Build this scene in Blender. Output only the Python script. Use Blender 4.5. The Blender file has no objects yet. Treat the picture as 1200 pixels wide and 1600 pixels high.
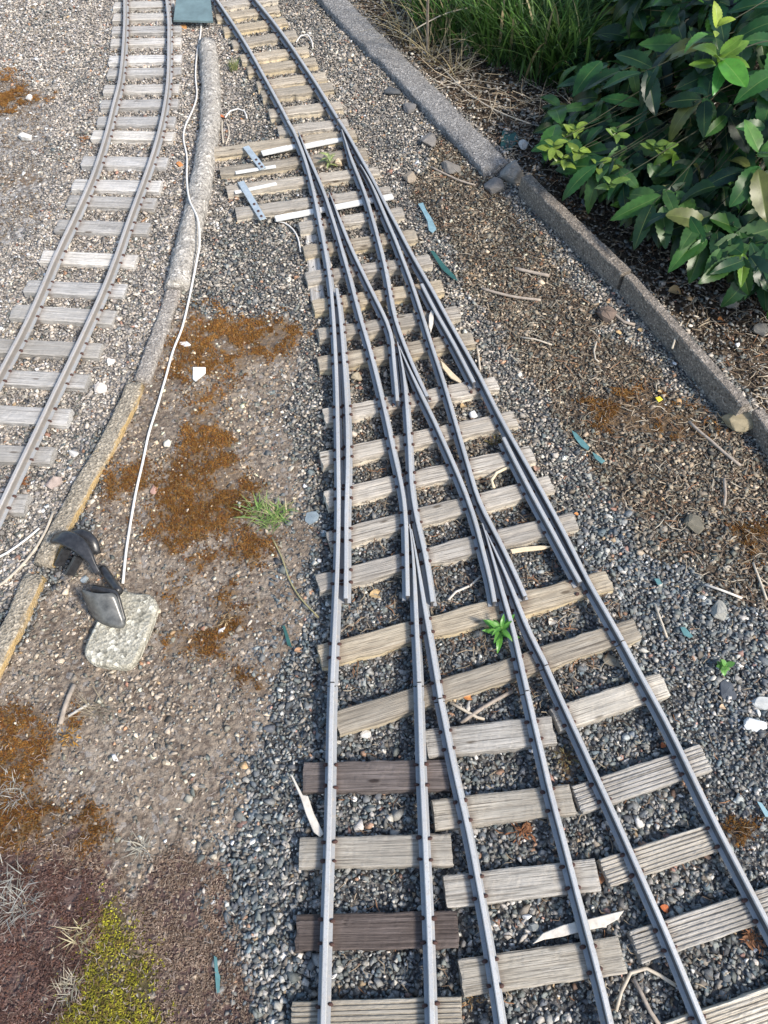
import bpy, bmesh, math, random
import numpy as np
from mathutils import Vector, Matrix

R = math.radians
random.seed(7)
rng = np.random.default_rng(11)
scene = bpy.context.scene
COL = scene.collection

# ------------------------------------------------------------------ camera
F_PX, PITCH, ROLL, CAM_Z = 1200.0, R(57.5), R(0.5), 1.735
cr, sr = math.cos(ROLL), math.sin(ROLL)
R0 = Vector((1, 0, 0)); U0 = Vector((0, math.sin(PITCH), math.cos(PITCH))); FW = Vector((0, math.cos(PITCH), -math.sin(PITCH)))
RC = R0 * cr + U0 * sr
UC = U0 * cr - R0 * sr
cam_data = bpy.data.cameras.new('camera')
cam = bpy.data.objects.new('camera', cam_data)
COL.objects.link(cam)
cam_data.sensor_fit = 'VERTICAL'; cam_data.sensor_height = 24.0; cam_data.lens = 24.0 * F_PX / 1600.0
cam_data.clip_start = 0.02; cam_data.clip_end = 500
m3 = Matrix((RC, UC, -FW)).transposed()
cam.matrix_world = Matrix.Translation((0, 0, CAM_Z)) @ m3.to_4x4()
scene.camera = cam

# ------------------------------------------------------------------ world and sun
SUN_EL, SUN_AZ = R(44), R(128)        # azimuth measured clockwise from +Y
world = bpy.data.worlds.new('World'); scene.world = world; world.use_nodes = True
nt = world.node_tree
bg = nt.nodes['Background']; sky = nt.nodes.new('ShaderNodeTexSky')
sky.sky_type = 'NISHITA'; sky.sun_disc = False
sky.sun_elevation = SUN_EL; sky.sun_rotation = SUN_AZ
sky.air_density = 1.2; sky.dust_density = 1.5; sky.ozone_density = 1.0
nt.links.new(sky.outputs[0], bg.inputs[0]); bg.inputs[1].default_value = 0.13
sl = bpy.data.lights.new('sun', 'SUN'); sl.energy = 2.7; sl.angle = R(9); sl.color = (1.0, 0.91, 0.79)
sun = bpy.data.objects.new('sun', sl); COL.objects.link(sun)
sd = Vector((math.sin(SUN_AZ) * math.cos(SUN_EL), math.cos(SUN_AZ) * math.cos(SUN_EL), math.sin(SUN_EL)))
sun.rotation_euler = sd.to_track_quat('Z', 'Y').to_euler()
sun.location = sd * 8
scene.view_settings.view_transform = 'Standard'
scene.view_settings.look = 'None'
scene.view_settings.gamma = 1.0
scene.view_settings.exposure = 0.9
scene.render.resolution_x = 768; scene.render.resolution_y = 1024

# ------------------------------------------------------------------ where a sight line meets a level
def g(px, py, z=0.0):
    x = (px - 600) / F_PX; y = (800 - py) / F_PX
    d = RC * x + UC * y + FW
    t = (z - CAM_Z) / d.z
    return Vector((d.x * t, d.y * t, z))
def proj(P):
    P = np.asarray(P, float)
    q = P - np.array([0, 0, CAM_Z])
    a = q @ np.array(RC); b = q @ np.array(UC); c = q @ np.array(FW)
    c = np.where(c < 1e-3, 1e-3, c)
    return 600 + F_PX * a / c, 800 - F_PX * b / c

# ------------------------------------------------------------------ numpy noise
def _h(ix, iy, seed):
    n = (ix.astype(np.int64) * 374761393 + iy.astype(np.int64) * 668265263 + seed * 1442695041) & 0x7fffffff
    n = ((n ^ (n >> 13)) * 1274126177) & 0x7fffffff
    n = (n ^ (n >> 16)) & 0xffff
    return n / 65535.0
def vnoise(x, y, seed=0):
    x = np.asarray(x, float); y = np.asarray(y, float)
    ix = np.floor(x); iy = np.floor(y); fx = x - ix; fy = y - iy
    fx = fx * fx * (3 - 2 * fx); fy = fy * fy * (3 - 2 * fy)
    a = _h(ix, iy, seed); b = _h(ix + 1, iy, seed); c = _h(ix, iy + 1, seed); d = _h(ix + 1, iy + 1, seed)
    return (a * (1 - fx) + b * fx) * (1 - fy) + (c * (1 - fx) + d * fx) * fy
def fbm(x, y, seed=0, oct=4):
    s = 0; a = 0.5
    for i in range(oct):
        s = s + a * vnoise(x * 2 ** i, y * 2 ** i, seed + i * 17); a *= 0.5
    return s
def inpoly(x, y, poly):
    inside = np.zeros(x.shape, bool)
    n = len(poly); j = n - 1
    for i in range(n):
        xi, yi = poly[i]; xj, yj = poly[j]
        if yi != yj:
            c = ((yi > y) != (yj > y)) & (x < (xj - xi) * (y - yi) / (yj - yi) + xi)
            inside ^= c
        j = i
    return inside

# ------------------------------------------------------------------ object helpers
WM = {}
def tag(o, label, cat, group=None, kind=None):
    o['label'] = label
    if cat: o['category'] = cat
    if group: o['group'] = group
    if kind: o['kind'] = kind
    return o
def put(o, world, parent=None):
    WM[o] = world.copy()
    if parent is not None:
        o.parent = parent
        o.matrix_basis = WM[parent].inverted() @ world
    else:
        o.matrix_basis = world
    return o
def thing(name, label, cat, loc=(0, 0, 0), group=None, rz=0.0):
    o = bpy.data.objects.new(name, None); COL.objects.link(o)
    o.empty_display_size = 0.05
    put(o, Matrix.Translation(loc) @ Matrix.Rotation(rz, 4, 'Z'))
    return tag(o, label, cat, group)
def link_mesh(name, me, mat, world=None, parent=None):
    o = bpy.data.objects.new(name, me); COL.objects.link(o)
    if mat is not None and len(me.materials) == 0: me.materials.append(mat)
    put(o, world if world is not None else Matrix.Identity(4), parent)
    return o
def mesh_arr(name, V, F, smooth=False, tint=None, extra=None):
    """V (n,3), F (m,k) with k 3 or 4"""
    V = np.asarray(V, np.float32); F = np.asarray(F, np.int32)
    me = bpy.data.meshes.new(name)
    k = F.shape[1]
    me.vertices.add(len(V)); me.vertices.foreach_set('co', V.ravel())
    me.loops.add(F.size); me.loops.foreach_set('vertex_index', F.ravel())
    me.polygons.add(len(F)); me.polygons.foreach_set('loop_start', np.arange(0, F.size, k, dtype=np.int32))
    me.update(calc_edges=True)
    if smooth: me.polygons.foreach_set('use_smooth', np.ones(len(F), bool))
    if tint is not None:
        a = me.attributes.new('tint', 'FLOAT_COLOR', 'POINT')
        c = np.ones((len(V), 4), np.float32); c[:, :3] = tint
        a.data.foreach_set('color', c.ravel())
    if extra:
        for nme, arr in extra.items():
            a = me.attributes.new(nme, 'FLOAT', 'POINT'); a.data.foreach_set('value', np.asarray(arr, np.float32))
    me.validate(verbose=False)
    return me
def mesh_py(name, V, F, smooth=False):
    me = bpy.data.meshes.new(name)
    me.from_pydata([tuple(v) for v in V], [], F); me.update()
    if smooth:
        for p in me.polygons: p.use_smooth = True
    return me
class Geo:
    def __init__(s): s.V = []; s.F = []
    def add(s, V, F):
        b = len(s.V); s.V += [tuple(v) for v in V]; s.F += [tuple(i + b for i in f) for f in F]
    def box(s, M, dx, dy, dz, bev=0.0):
        bm = bmesh.new(); bmesh.ops.create_cube(bm, size=1.0)
        for v in bm.verts: v.co = Vector((v.co.x * dx, v.co.y * dy, v.co.z * dz))
        if bev > 0: bmesh.ops.bevel(bm, geom=list(bm.edges), offset=bev, segments=2, affect='EDGES')
        bm.verts.index_update()
        s.add([M @ v.co for v in bm.verts], [[v.index for v in f.verts] for f in bm.faces]); bm.free()
    def mesh(s, name, smooth=False): return mesh_py(name, s.V, s.F, smooth)

def catmull(pts, step=0.03):
    P = [Vector(p) for p in pts]
    if len(P) == 2: P = [P[0], (P[0] + P[1]) / 2, P[1]]
    E = [P[0] * 2 - P[1]] + P + [P[-1] * 2 - P[-2]]
    out = []
    for i in range(1, len(E) - 2):
        p0, p1, p2, p3 = E[i - 1], E[i], E[i + 1], E[i + 2]
        n = max(1, int((p2 - p1).length / step))
        for k in range(n):
            t = k / n
            out.append(0.5 * ((2 * p1) + (p2 - p0) * t + (2 * p0 - 5 * p1 + 4 * p2 - p3) * t * t + (3 * p1 - p0 - 3 * p2 + p3) * t ** 3))
    out.append(P[-1])
    return out
def smooth_path(P, it=2):
    P = [p.copy() for p in P]
    for _ in range(it):
        P = [P[0]] + [(P[i - 1] + P[i] * 2 + P[i + 1]) / 4 for i in range(1, len(P) - 1)] + [P[-1]]
    return P
def sweep(path, prof, closed=True, scale=None, wob=0.0, cap=True, up=Vector((0, 0, 1))):
    """prof: (lateral, vertical) list; lateral is to the right of travel"""
    V = []; F = []; n = len(prof)
    for i, p in enumerate(path):
        t = (path[min(i + 1, len(path) - 1)] - path[max(i - 1, 0)]).normalized()
        r = t.cross(up).normalized(); u = r.cross(t)
        s = scale(i / (len(path) - 1)) if scale else 1.0
        for (a, b) in prof:
            q = p + r * a * s + u * b * s
            if wob: q += Vector((random.gauss(0, wob), random.gauss(0, wob), random.gauss(0, wob)))
            V.append(q)
    for i in range(len(path) - 1):
        for j in range(n if closed else n - 1):
            a = i * n + j; b = i * n + (j + 1) % n
            F.append((a, b, b + n, a + n))
    if cap and closed:
        F.append(tuple(range(n - 1, -1, -1))); k = (len(path) - 1) * n; F.append(tuple(range(k, k + n)))
    return V, F
def circ(r, n=8, ph=0.0): return [(r * math.cos(2 * math.pi * i / n + ph), r * math.sin(2 * math.pi * i / n + ph)) for i in range(n)]

# ------------------------------------------------------------------ materials
class NT:
    def __init__(s, name):
        s.m = bpy.data.materials.new(name); s.m.use_nodes = True; s.t = s.m.node_tree
        s.b = s.t.nodes['Principled BSDF']
    def n(s, kind, **kw):
        nd = s.t.nodes.new(kind)
        for k, v in kw.items():
            if k in ('operation', 'blend_type', 'data_type', 'feature', 'attribute_name', 'attribute_type', 'noise_dimensions', 'voronoi_dimensions', 'distance'): setattr(nd, k, v)
            else: nd.inputs[k].default_value = v
        return nd
    def l(s, a, b): s.t.links.new(a, b)
    def co(s, kind='Object', scale=(1, 1, 1), rnd=False):
        tc = s.n('ShaderNodeTexCoord'); mp = s.n('ShaderNodeMapping'); mp.inputs['Scale'].default_value = scale
        src = tc.outputs[kind]
        if rnd:
            oi = s.n('ShaderNodeObjectInfo'); mu = s.n('ShaderNodeMath', operation='MULTIPLY'); mu.inputs[1].default_value = 37.0
            s.l(oi.outputs['Random'], mu.inputs[0]); ad = s.n('ShaderNodeVectorMath', operation='ADD')
            s.l(src, ad.inputs[0]); s.l(mu.outputs[0], ad.inputs[1]); src = ad.outputs[0]
        s.l(src, mp.inputs['Vector']); return mp.outputs[0]
    def noise(s, vec, scale, detail=5, rough=0.6, dist=0.0):
        nd = s.n('ShaderNodeTexNoise'); nd.inputs['Scale'].default_value = scale; nd.inputs['Detail'].default_value = detail
        nd.inputs['Roughness'].default_value = rough; nd.inputs['Distortion'].default_value = dist
        s.l(vec, nd.inputs['Vector']); return nd.outputs['Fac']
    def vor(s, vec, scale, feature='F1'):
        nd = s.n('ShaderNodeTexVoronoi', feature=feature); nd.inputs['Scale'].default_value = scale
        s.l(vec, nd.inputs['Vector']); return nd
    def ramp(s, fac, stops):
        nd = s.n('ShaderNodeValToRGB'); cr_ = nd.color_ramp
        while len(cr_.elements) < len(stops): cr_.elements.new(0.5)
        for e, (p, c) in zip(cr_.elements, stops):
            e.position = p; e.color = (c, c, c, 1) if isinstance(c, (int, float)) else (*c, 1)
        s.l(fac, nd.inputs[0]); return nd.outputs[0]
    def mix(s, fac, a, b, mode='MIX'):
        nd = s.n('ShaderNodeMix', data_type='RGBA', blend_type=mode)
        for sock, v in ((nd.inputs[0], fac), (nd.inputs[6], a), (nd.inputs[7], b)):
            if hasattr(v, 'links'): s.l(v, sock)
            elif isinstance(v, (int, float)): sock.default_value = v
            else: sock.default_value = (*v, 1)
        return nd.outputs[2]
    def attr(s, name, out='Color'):
        nd = s.n('ShaderNodeAttribute', attribute_name=name); return nd.outputs[out]
    def math(s, op, a, b=None):
        nd = s.n('ShaderNodeMath', operation=op)
        for i, v in enumerate((a, b)):
            if v is None: continue
            if hasattr(v, 'links'): s.l(v, nd.inputs[i])
            else: nd.inputs[i].default_value = v
        return nd.outputs[0]
    def bump(s, h, strength=0.4, dist=0.002):
        nd = s.n('ShaderNodeBump'); nd.inputs['Strength'].default_value = strength; nd.inputs['Distance'].default_value = dist
        s.l(h, nd.inputs['Height']); s.l(nd.outputs[0], s.b.inputs['Normal'])
    def out(s, col=None, rough=0.8, metal=0.0, spec=None):
        if col is not None:
            if hasattr(col, 'links'): s.l(col, s.b.inputs['Base Color'])
            else: s.b.inputs['Base Color'].default_value = (*col, 1)
        if hasattr(rough, 'links'): s.l(rough, s.b.inputs['Roughness'])
        else: s.b.inputs['Roughness'].default_value = rough
        s.b.inputs['Metallic'].default_value = metal
        if spec is not None: s.b.inputs['Specular IOR Level'].default_value = spec
        return s.m

def mat_wood(name, ca, cb, cdark, groove=False, stain_and_sunlit=(0.42, 0.34, 0.2), sunlit_amt=0.0):
    t = NT(name)
    v = t.co('Object', (1, 1, 1), rnd=True)
    grain = t.noise(t.co('Object', (3.5, 170, 120), rnd=True), 1.0, 6, 0.7, 0.12)
    fine = t.noise(t.co('Object', (14, 420, 300), rnd=True), 1.0, 4, 0.6)
    blot = t.noise(v, 9.0, 4, 0.6)
    c = t.ramp(grain, [(0.30, cdark), (0.45, ca), (0.70, cb)])
    c = t.mix(t.ramp(fine, [(0.36, 0.85), (0.50, 0.0)]), c, tuple(x * 0.42 for x in ca))
    line = t.noise(t.co('Object', (2.2, 240, 200), rnd=True), 1.0, 3, 0.5, 0.08)
    c = t.mix(t.ramp(line, [(0.33, 0.9), (0.40, 0.0)]), c, tuple(x * 0.7 for x in cdark))
    c = t.mix(t.ramp(blot, [(0.35, 0.55), (0.6, 0.0)]), c, tuple(x * 0.62 for x in ca))
    if sunlit_amt:
        sp = t.n('ShaderNodeSeparateXYZ'); t.l(t.co('Object'), sp.inputs[0])
        nz = t.noise(v, 25, 4, 0.7)
        e = t.math('ADD', t.math('MULTIPLY', sp.outputs[2], -60.0), t.math('ADD', nz, 2.45))   # sunlight on the lower faces, painted in as yellow cream
        c = t.mix(t.math('MULTIPLY', t.ramp(e, [(0.95, 0.0), (1.35, 1.0)]), sunlit_amt), c, stain_and_sunlit)
    oi = t.n('ShaderNodeObjectInfo')
    hs = t.n('ShaderNodeHueSaturation'); t.l(c, hs.inputs['Color'])
    t.l(t.math('ADD', t.math('MULTIPLY', oi.outputs['Random'], 0.46), 0.72), hs.inputs['Value'])
    t.l(t.math('ADD', t.math('MULTIPLY', t.math('FRACT', t.math('MULTIPLY', oi.outputs['Random'], 7.3)), 0.5), 0.5), hs.inputs['Saturation'])
    # knots
    kn = t.vor(t.co('Object', (7, 22, 22), rnd=True), 1.0)
    c = t.mix(t.ramp(kn.outputs['Distance'], [(0.06, 0.85), (0.12, 0.0)]), hs.outputs[0], tuple(x * 0.5 for x in cdark))
    c = t.mix(t.math('MULTIPLY', t.ramp(t.math('ADD', t.attr('stain_and_sunlit', 'Fac'), t.math('MULTIPLY', t.math('SUBTRACT', blot, 0.5), 0.9)), [(0.25, 0.0), (0.9, 1.0)]), 0.62), c, (0.10, 0.065, 0.05))
    h = t.math('ADD', grain, t.math('MULTIPLY', fine, 0.8))
    t.bump(h, 0.75, 0.0035)
    return t.out(c, 0.85, spec=0.25)
WOOD_TURN = mat_wood('weathered_sleeper_timber', (0.44, 0.37, 0.27), (0.60, 0.53, 0.41), (0.17, 0.13, 0.09), stain_and_sunlit=(0.68, 0.56, 0.35), sunlit_amt=0.8)
WOOD_PALE = mat_wood('bleached_sleeper_timber', (0.50, 0.45, 0.365), (0.66, 0.61, 0.52), (0.24, 0.20, 0.15))
WOOD_GREY = mat_wood('silvered_sleeper_timber', (0.54, 0.51, 0.46), (0.70, 0.67, 0.62), (0.28, 0.24, 0.20))
WOOD_DARK = mat_wood('dark_sleeper_timber', (0.12, 0.085, 0.07), (0.24, 0.18, 0.155), (0.045, 0.03, 0.026))

def mat_rail(name, base, warm, metal=0.3):
    t = NT(name)
    v = t.co('Object')
    n1 = t.noise(v, 60, 5, 0.7); n2 = t.noise(v, 400, 3, 0.6); n3 = t.noise(v, 6, 3, 0.5)
    c = t.ramp(n3, [(0.3, tuple(x * 0.82 for x in base)), (0.7, base)])
    c = t.mix(t.ramp(n1, [(0.52, 0.0), (0.68, 0.6)]), c, warm)
    c = t.mix(t.ramp(n2, [(0.58, 0.0), (0.68, 0.45)]), c, (0.16, 0.16, 0.17))
    c = t.mix(t.ramp(t.noise(v, 130, 4, 0.7), [(0.56, 0.0), (0.66, 0.5)]), c, tuple(x * 0.6 for x in base))
    t.bump(n2, 0.25, 0.0008)
    return t.out(c, t.ramp(n1, [(0.3, 0.42), (0.7, 0.62)]), metal)
RAIL = mat_rail('dull_aluminium_rail', (0.50, 0.505, 0.505), (0.42, 0.38, 0.33), 0.25)
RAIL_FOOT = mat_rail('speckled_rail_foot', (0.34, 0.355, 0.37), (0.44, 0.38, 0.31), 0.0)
RAIL_WEB = mat_rail('shaded_rail_web', (0.10, 0.10, 0.105), (0.16, 0.13, 0.11), 0.0)  # shade beneath the rail head, painted dark on the web
RAIL_OLD_WEB = mat_rail('old_shaded_rail_web', (0.24, 0.22, 0.20), (0.30, 0.25, 0.21), 0.0)  # the same painted web shade, lighter for the left track
RAIL_OLD = mat_rail('dusty_aluminium_rail', (0.50, 0.475, 0.45), (0.40, 0.34, 0.29))
def mat_rust():
    t = NT('rusty_steel'); n = t.noise(t.co('Object', rnd=True), 300, 4, 0.7)
    return t.out(t.ramp(n, [(0.3, (0.035, 0.02, 0.018)), (0.6, (0.085, 0.042, 0.034)), (0.8, (0.15, 0.08, 0.06))]), 0.85, 0.0)
RUST = mat_rust()
def mat_simple(name, col, rough=0.6, metal=0.0, var=0.25, scale=60, spec=None):
    t = NT(name); n = t.noise(t.co('Object', rnd=True), scale, 5, 0.65)
    c = t.ramp(n, [(0.3, tuple(x * (1 - var) for x in col)), (0.7, tuple(min(1, x * (1 + var)) for x in col))])
    t.bump(n, 0.25, 0.0012)
    return t.out(c, rough, metal, spec)
def mat_concrete(name, ca, cb, patch_tint=None, tint_right_side=False, agg=170):
    t = NT(name); v = t.co('Object')
    n = t.noise(v, 14, 6, 0.7); f = t.noise(v, 190, 4, 0.75); vo = t.vor(v, agg)
    c = t.ramp(n, [(0.3, ca), (0.7, cb)])
    c = t.mix(t.ramp(f, [(0.4, 0.7), (0.56, 0.0)]), c, tuple(x * 0.4 for x in ca))
    sp = t.n('ShaderNodeSeparateColor'); t.l(vo.outputs['Color'], sp.inputs[0])
    c = t.mix(t.ramp(sp.outputs[0], [(0.84, 0.0), (0.9, 0.45)]), c, tuple(min(1, x * 1.7) for x in cb))
    c = t.mix(t.ramp(sp.outputs[1], [(0.84, 0.0), (0.9, 0.6)]), c, tuple(x * 0.35 for x in ca))
    if patch_tint:
        nn = t.noise(v, 22, 5, 0.7)
        if tint_right_side:
            ge = t.n('ShaderNodeNewGeometry'); sx = t.n('ShaderNodeSeparateXYZ'); t.l(ge.outputs['True Normal'], sx.inputs[0])
            e = t.math('ADD', t.math('MULTIPLY', sx.outputs[0], 0.42), nn)
            fac = t.ramp(e, [(0.66, 0.0), (0.98, 0.75)])  # patchy tint, stronger on sides facing right
        else: fac = t.ramp(nn, [(0.52, 0.0), (0.66, 0.8)])
        c = t.mix(fac, c, patch_tint)
    h = t.math('ADD', t.math('MULTIPLY', f, 0.7), vo.outputs['Distance'])
    t.bump(h, 0.8, 0.004)
    return t.out(c, 0.92, spec=0.2)
CONC_OLD = mat_concrete('old_rough_concrete', (0.20, 0.195, 0.19), (0.34, 0.33, 0.315))
CONC_EDGE = mat_concrete('brownish_edging_concrete', (0.20, 0.175, 0.15), (0.31, 0.275, 0.235))
CONC_ROUND = mat_concrete('pale_rounded_concrete', (0.33, 0.31, 0.28), (0.52, 0.49, 0.44), agg=120)
CONC_FLAT = mat_concrete('sandy_edging_concrete', (0.30, 0.26, 0.20), (0.42, 0.37, 0.29), patch_tint=(0.46, 0.31, 0.12), tint_right_side=True)
CONC_FLAT2 = mat_concrete('grey_edging_concrete', (0.29, 0.26, 0.23), (0.40, 0.37, 0.33))
SLAB = mat_concrete('pebbled_slab_concrete', (0.34, 0.32, 0.25), (0.60, 0.57, 0.48), agg=110)
def mat_tint(name, rough=0.85, bscale=500, var=0.35, spec=0.3, bst=0.3, transl=0.0):
    t = NT(name); v = t.co('Object')
    n = t.noise(v, bscale, 4, 0.65)
    c = t.mix(1.0, t.attr('tint'), t.ramp(n, [(0.25, 1 - var), (0.75, 1 + var * 0.4)]), 'MULTIPLY')
    if bst: t.bump(n, bst, 0.0015)
    return t.out(c, rough, spec=spec)
STONE = mat_tint('ballast_stone', 0.7, 320, 0.45, 0.4)
CRUMB = mat_tint('soil_crumb', 0.95, 500, 0.4, 0.1)
MOSS = mat_tint('moss', 0.95, 700, 0.3, 0.1, 0.0)
STRAW = mat_tint('dry_straw', 0.8, 200, 0.35, 0.2)
def mat_leaf(name, rough=0.36):
    t = NT(name)
    n = t.noise(t.co('Object'), 45, 4, 0.6)
    c = t.mix(1.0, t.attr('tint'), t.ramp(n, [(0.3, 0.7), (0.7, 1.15)]), 'MULTIPLY')
    sp2 = t.noise(t.co('Object'), 240, 3, 0.6)
    c = t.mix(t.ramp(sp2, [(0.66, 0.0), (0.72, 0.6)]), c, (0.13, 0.09, 0.03))
    rib = t.attr('rib', 'Fac')
    c = t.mix(t.math('MULTIPLY', rib, 0.55), c, t.mix(0.5, t.attr('tint'), (0.30, 0.38, 0.12)))
    t.bump(n, 0.2, 0.002)
    t.out(c, rough, spec=0.35)
    tr = t.n('ShaderNodeBsdfTranslucent'); t.l(c, tr.inputs[0])
    mx = t.n('ShaderNodeMixShader'); mx.inputs[0].default_value = 0.22
    o = t.t.nodes['Material Output']
    t.l(t.b.outputs[0], mx.inputs[1]); t.l(tr.outputs[0], mx.inputs[2]); t.l(mx.outputs[0], o.inputs[0])
    return t.m
LEAF = mat_leaf('glossy_laurel_leaf')
BLADE = mat_leaf('grass_blade', 0.55)

# ------------------------------------------------------------------ zones of the ground, outlined where they lie
SOIL = [(252, 495), (330, 505), (462, 505), (472, 560), (452, 640), (470, 760), (484, 850), (478, 960), (440, 1050), (402, 1170),
        (372, 1240), (352, 1330), (360, 1450), (392, 1600), (430, 2200), (-2500, 2200), (-900, 1090), (-60, 1090), (20, 1040), (85, 890), (150, 790), (215, 650), (235, 580)]
STRIP = [(700, 200), (760, 280), (860, 400), (1000, 560), (1180, 690), (1260, 760), (1260, 980), (1130, 930), (1020, 860), (930, 760), (860, 640), (770, 520), (720, 420), (650, 300)]
BED = [(552, 0), (660, 110), (800, 250), (990, 425), (1180, 625), (1300, 800), (1900, 1100), (2600, 300), (1900, -700), (200, -700), (450, -120)]
LEFTMOSS = [(-300, 110), (50, 115), (72, 170), (60, 260), (78, 300), (40, 380), (-60, 420), (-300, 430)]
PALE = [(-900, -600), (420, -600), (375, 60), (365, 200), (340, 330), (300, 440), (215, 580), (120, 780), (40, 920), (-900, 1700)]
OR_MOSS = [
    [(285, 510), (330, 503), (400, 508), (458, 515), (462, 545), (420, 560), (370, 575), (330, 600), (318, 580), (270, 598), (262, 575), (300, 555), (268, 545)],
    [(238, 805), (255, 770), (280, 700), (285, 640), (320, 620), (350, 660), (362, 740), (395, 770), (390, 810), (340, 835), (300, 852), (270, 868), (245, 862), (232, 830)],
    [(175, 745), (215, 722), (245, 730), (240, 760), (205, 780), (170, 775)],
    [(240, 920), (270, 905), (290, 915), (275, 935), (250, 940)],
    [(340, 935), (370, 922), (385, 940), (365, 960), (345, 952)],
    [(268, 985), (320, 968), (390, 960), (395, 980), (360, 1010), (365, 1035), (330, 1030), (300, 1010), (270, 1015)],
    [(378, 1055), (410, 1052), (415, 1080), (385, 1085)],
    [(350, 835), (405, 830), (430, 850), (400, 890), (360, 880)],
    [(-60, 1120), (30, 1110), (95, 1135), (90, 1180), (40, 1215), (-60, 1230)],
    [(-60, 1225), (60, 1215), (85, 1270), (70, 1310), (30, 1345), (-60, 1350)],
    [(115, 1275), (170, 1278), (175, 1320), (140, 1340), (110, 1330)],
    [(100, 1110), (140, 1100), (145, 1125), (115, 1140)],
    [(295, 620), (345, 610), (350, 645), (310, 665)], [(290, 880), (330, 868), (340, 890), (300, 900)],
    [(-300, 120), (40, 118), (66, 160), (50, 180), (-300, 200)], [(-300, 275), (45, 280), (50, 305), (-300, 320)],
    [(905, 640), (960, 600), (1010, 600), (1060, 640), (1100, 650), (1120, 690), (1070, 690), (1000, 680), (930, 665)], [(1120, 1270), (1165, 1268), (1168, 1320), (1140, 1325)],
    [(1140, 830), (1200, 820), (1200, 870), (1160, 865)], [(860, 1160), (900, 1160), (912, 1200), (880, 1210)]]
GREEN_MOSS = [(125, 1440), (150, 1410), (190, 1425), (205, 1470), (228, 1510), (240, 1600), (240, 1760), (100, 1760), (95, 1600), (110, 1560), (140, 1540), (130, 1490)]
PURPLE = [(-500, 1330), (60, 1325), (110, 1290), (165, 1350), (190, 1420), (240, 1360), (310, 1340), (352, 1380), (365, 1460), (395, 1600), (430, 2000), (-1500, 2000)]
DEEP = [(-500, 1345), (60, 1345), (120, 1360), (160, 1370), (150, 1400), (135, 1470), (140, 1530), (100, 1560), (90, 1600), (95, 2000), (-1500, 2000)]
def wobbled(x, y):
    """pixel coordinates of ground points with a little wander so zone edges are ragged"""
    P = np.stack([x, y, np.zeros_like(x)], 1)
    px, py = proj(P)
    k = 1.0
    wx = (fbm(x * 9, y * 9, 3) - 0.47) * 70 + (vnoise(x * 60, y * 60, 5) - .5) * 16
    wy = (fbm(x * 9, y * 9, 33) - 0.47) * 60 + (vnoise(x * 60, y * 60, 35) - .5) * 14
    return px + wx * k, py + wy * k, px, py
def anyp(x, y, polys):
    m = np.zeros(x.shape, bool)
    for p in polys: m |= inpoly(x, y, p)
    return m
def height(x, y):
    x = np.asarray(x, float); y = np.asarray(y, float)
    return (fbm(x * 2.3, y * 2.3, 90) - 0.47) * 0.022 + (fbm(x * 12, y * 12, 91) - .47) * 0.008
def hz(x, y): return float(height(np.array([x]), np.array([y]))[0])

# ground sheet: fine where the camera looks, coarse out to the horizon
def axis(lo, hi, step, far):
    a = list(np.arange(lo, hi + 1e-6, step)); s = step
    L = [lo]; 
    while L[-1] > -far: s *= 1.35; L.append(L[-1] - s)
    s = step; H = [hi]
    while H[-1] < far: s *= 1.35; H.append(H[-1] + s)
    return np.array(L[:0:-1] + a + H[1:])
gx = axis(-2.3, 2.3, 0.0125, 120); gy = axis(-0.35, 4.3, 0.0125, 120)
XX, YY = np.meshgrid(gx, gy)
xf, yf = XX.ravel(), YY.ravel()
wx, wy, px0, py0 = wobbled(xf, yf)
near = (np.abs(xf) < 2.6) & (yf > -0.6) & (yf < 4.6)
soil_m = (inpoly(wx, wy, SOIL) & near).astype(float)
strip_m = (inpoly(wx, wy, STRIP) & near).astype(float)
bed_m = (inpoly(px0, py0, BED) & near).astype(float)
moss_m = (anyp(wx, wy, OR_MOSS) & near).astype(float)
green_m = (inpoly(wx, wy, GREEN_MOSS) & near).astype(float)
purp_m = (inpoly(wx, wy, PURPLE) & near).astype(float)
pale_m = (inpoly(wx, wy, PALE) & near).astype(float)
zf = height(xf, yf) + 0.004 * soil_m + 0.003 * moss_m * fbm(xf * 40, yf * 40, 8) + 0.003 * soil_m * (fbm(xf * 30, yf * 30, 9) - .4) - 0.012 * bed_m
zf = np.where(near, zf, zf * 0.5)
ny_, nx_ = XX.shape
idx = np.arange(nx_ * ny_).reshape(ny_, nx_)
Fg = np.stack([idx[:-1, :-1].ravel(), idx[:-1, 1:].ravel(), idx[1:, 1:].ravel(), idx[1:, :-1].ravel()], 1)
me = mesh_arr('ground', np.stack([xf, yf, zf], 1), Fg, True, None,
              {'soil': soil_m, 'strip': np.maximum(strip_m, bed_m), 'moss': moss_m, 'green': green_m, 'purple': purp_m, 'pale': pale_m})
t = NT('ground_earth_and_grit')
v = t.co('Object')
n1 = t.noise(v, 7, 6, 0.65); n2 = t.noise(v, 60, 5, 0.7); n3 = t.noise(v, 350, 3, 0.7)
vo = t.vor(v, 85); sp = t.n('ShaderNodeSeparateColor'); t.l(vo.outputs['Color'], sp.inputs[0])
grit = t.ramp(sp.outputs[0], [(0.0, (0.08, 0.085, 0.09)), (0.5, (0.16, 0.16, 0.16)), (1.0, (0.28, 0.27, 0.25))])
grit = t.mix(t.ramp(vo.outputs['Distance'], [(0.35, 0.0), (0.7, 0.75)]), grit, (0.035, 0.03, 0.028))
gritp = t.ramp(sp.outputs[1], [(0.0, (0.16, 0.15, 0.14)), (0.5, (0.3, 0.28, 0.26)), (1.0, (0.5, 0.48, 0.45))])
c = t.mix(t.attr('pale', 'Fac'), grit, gritp)
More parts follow.
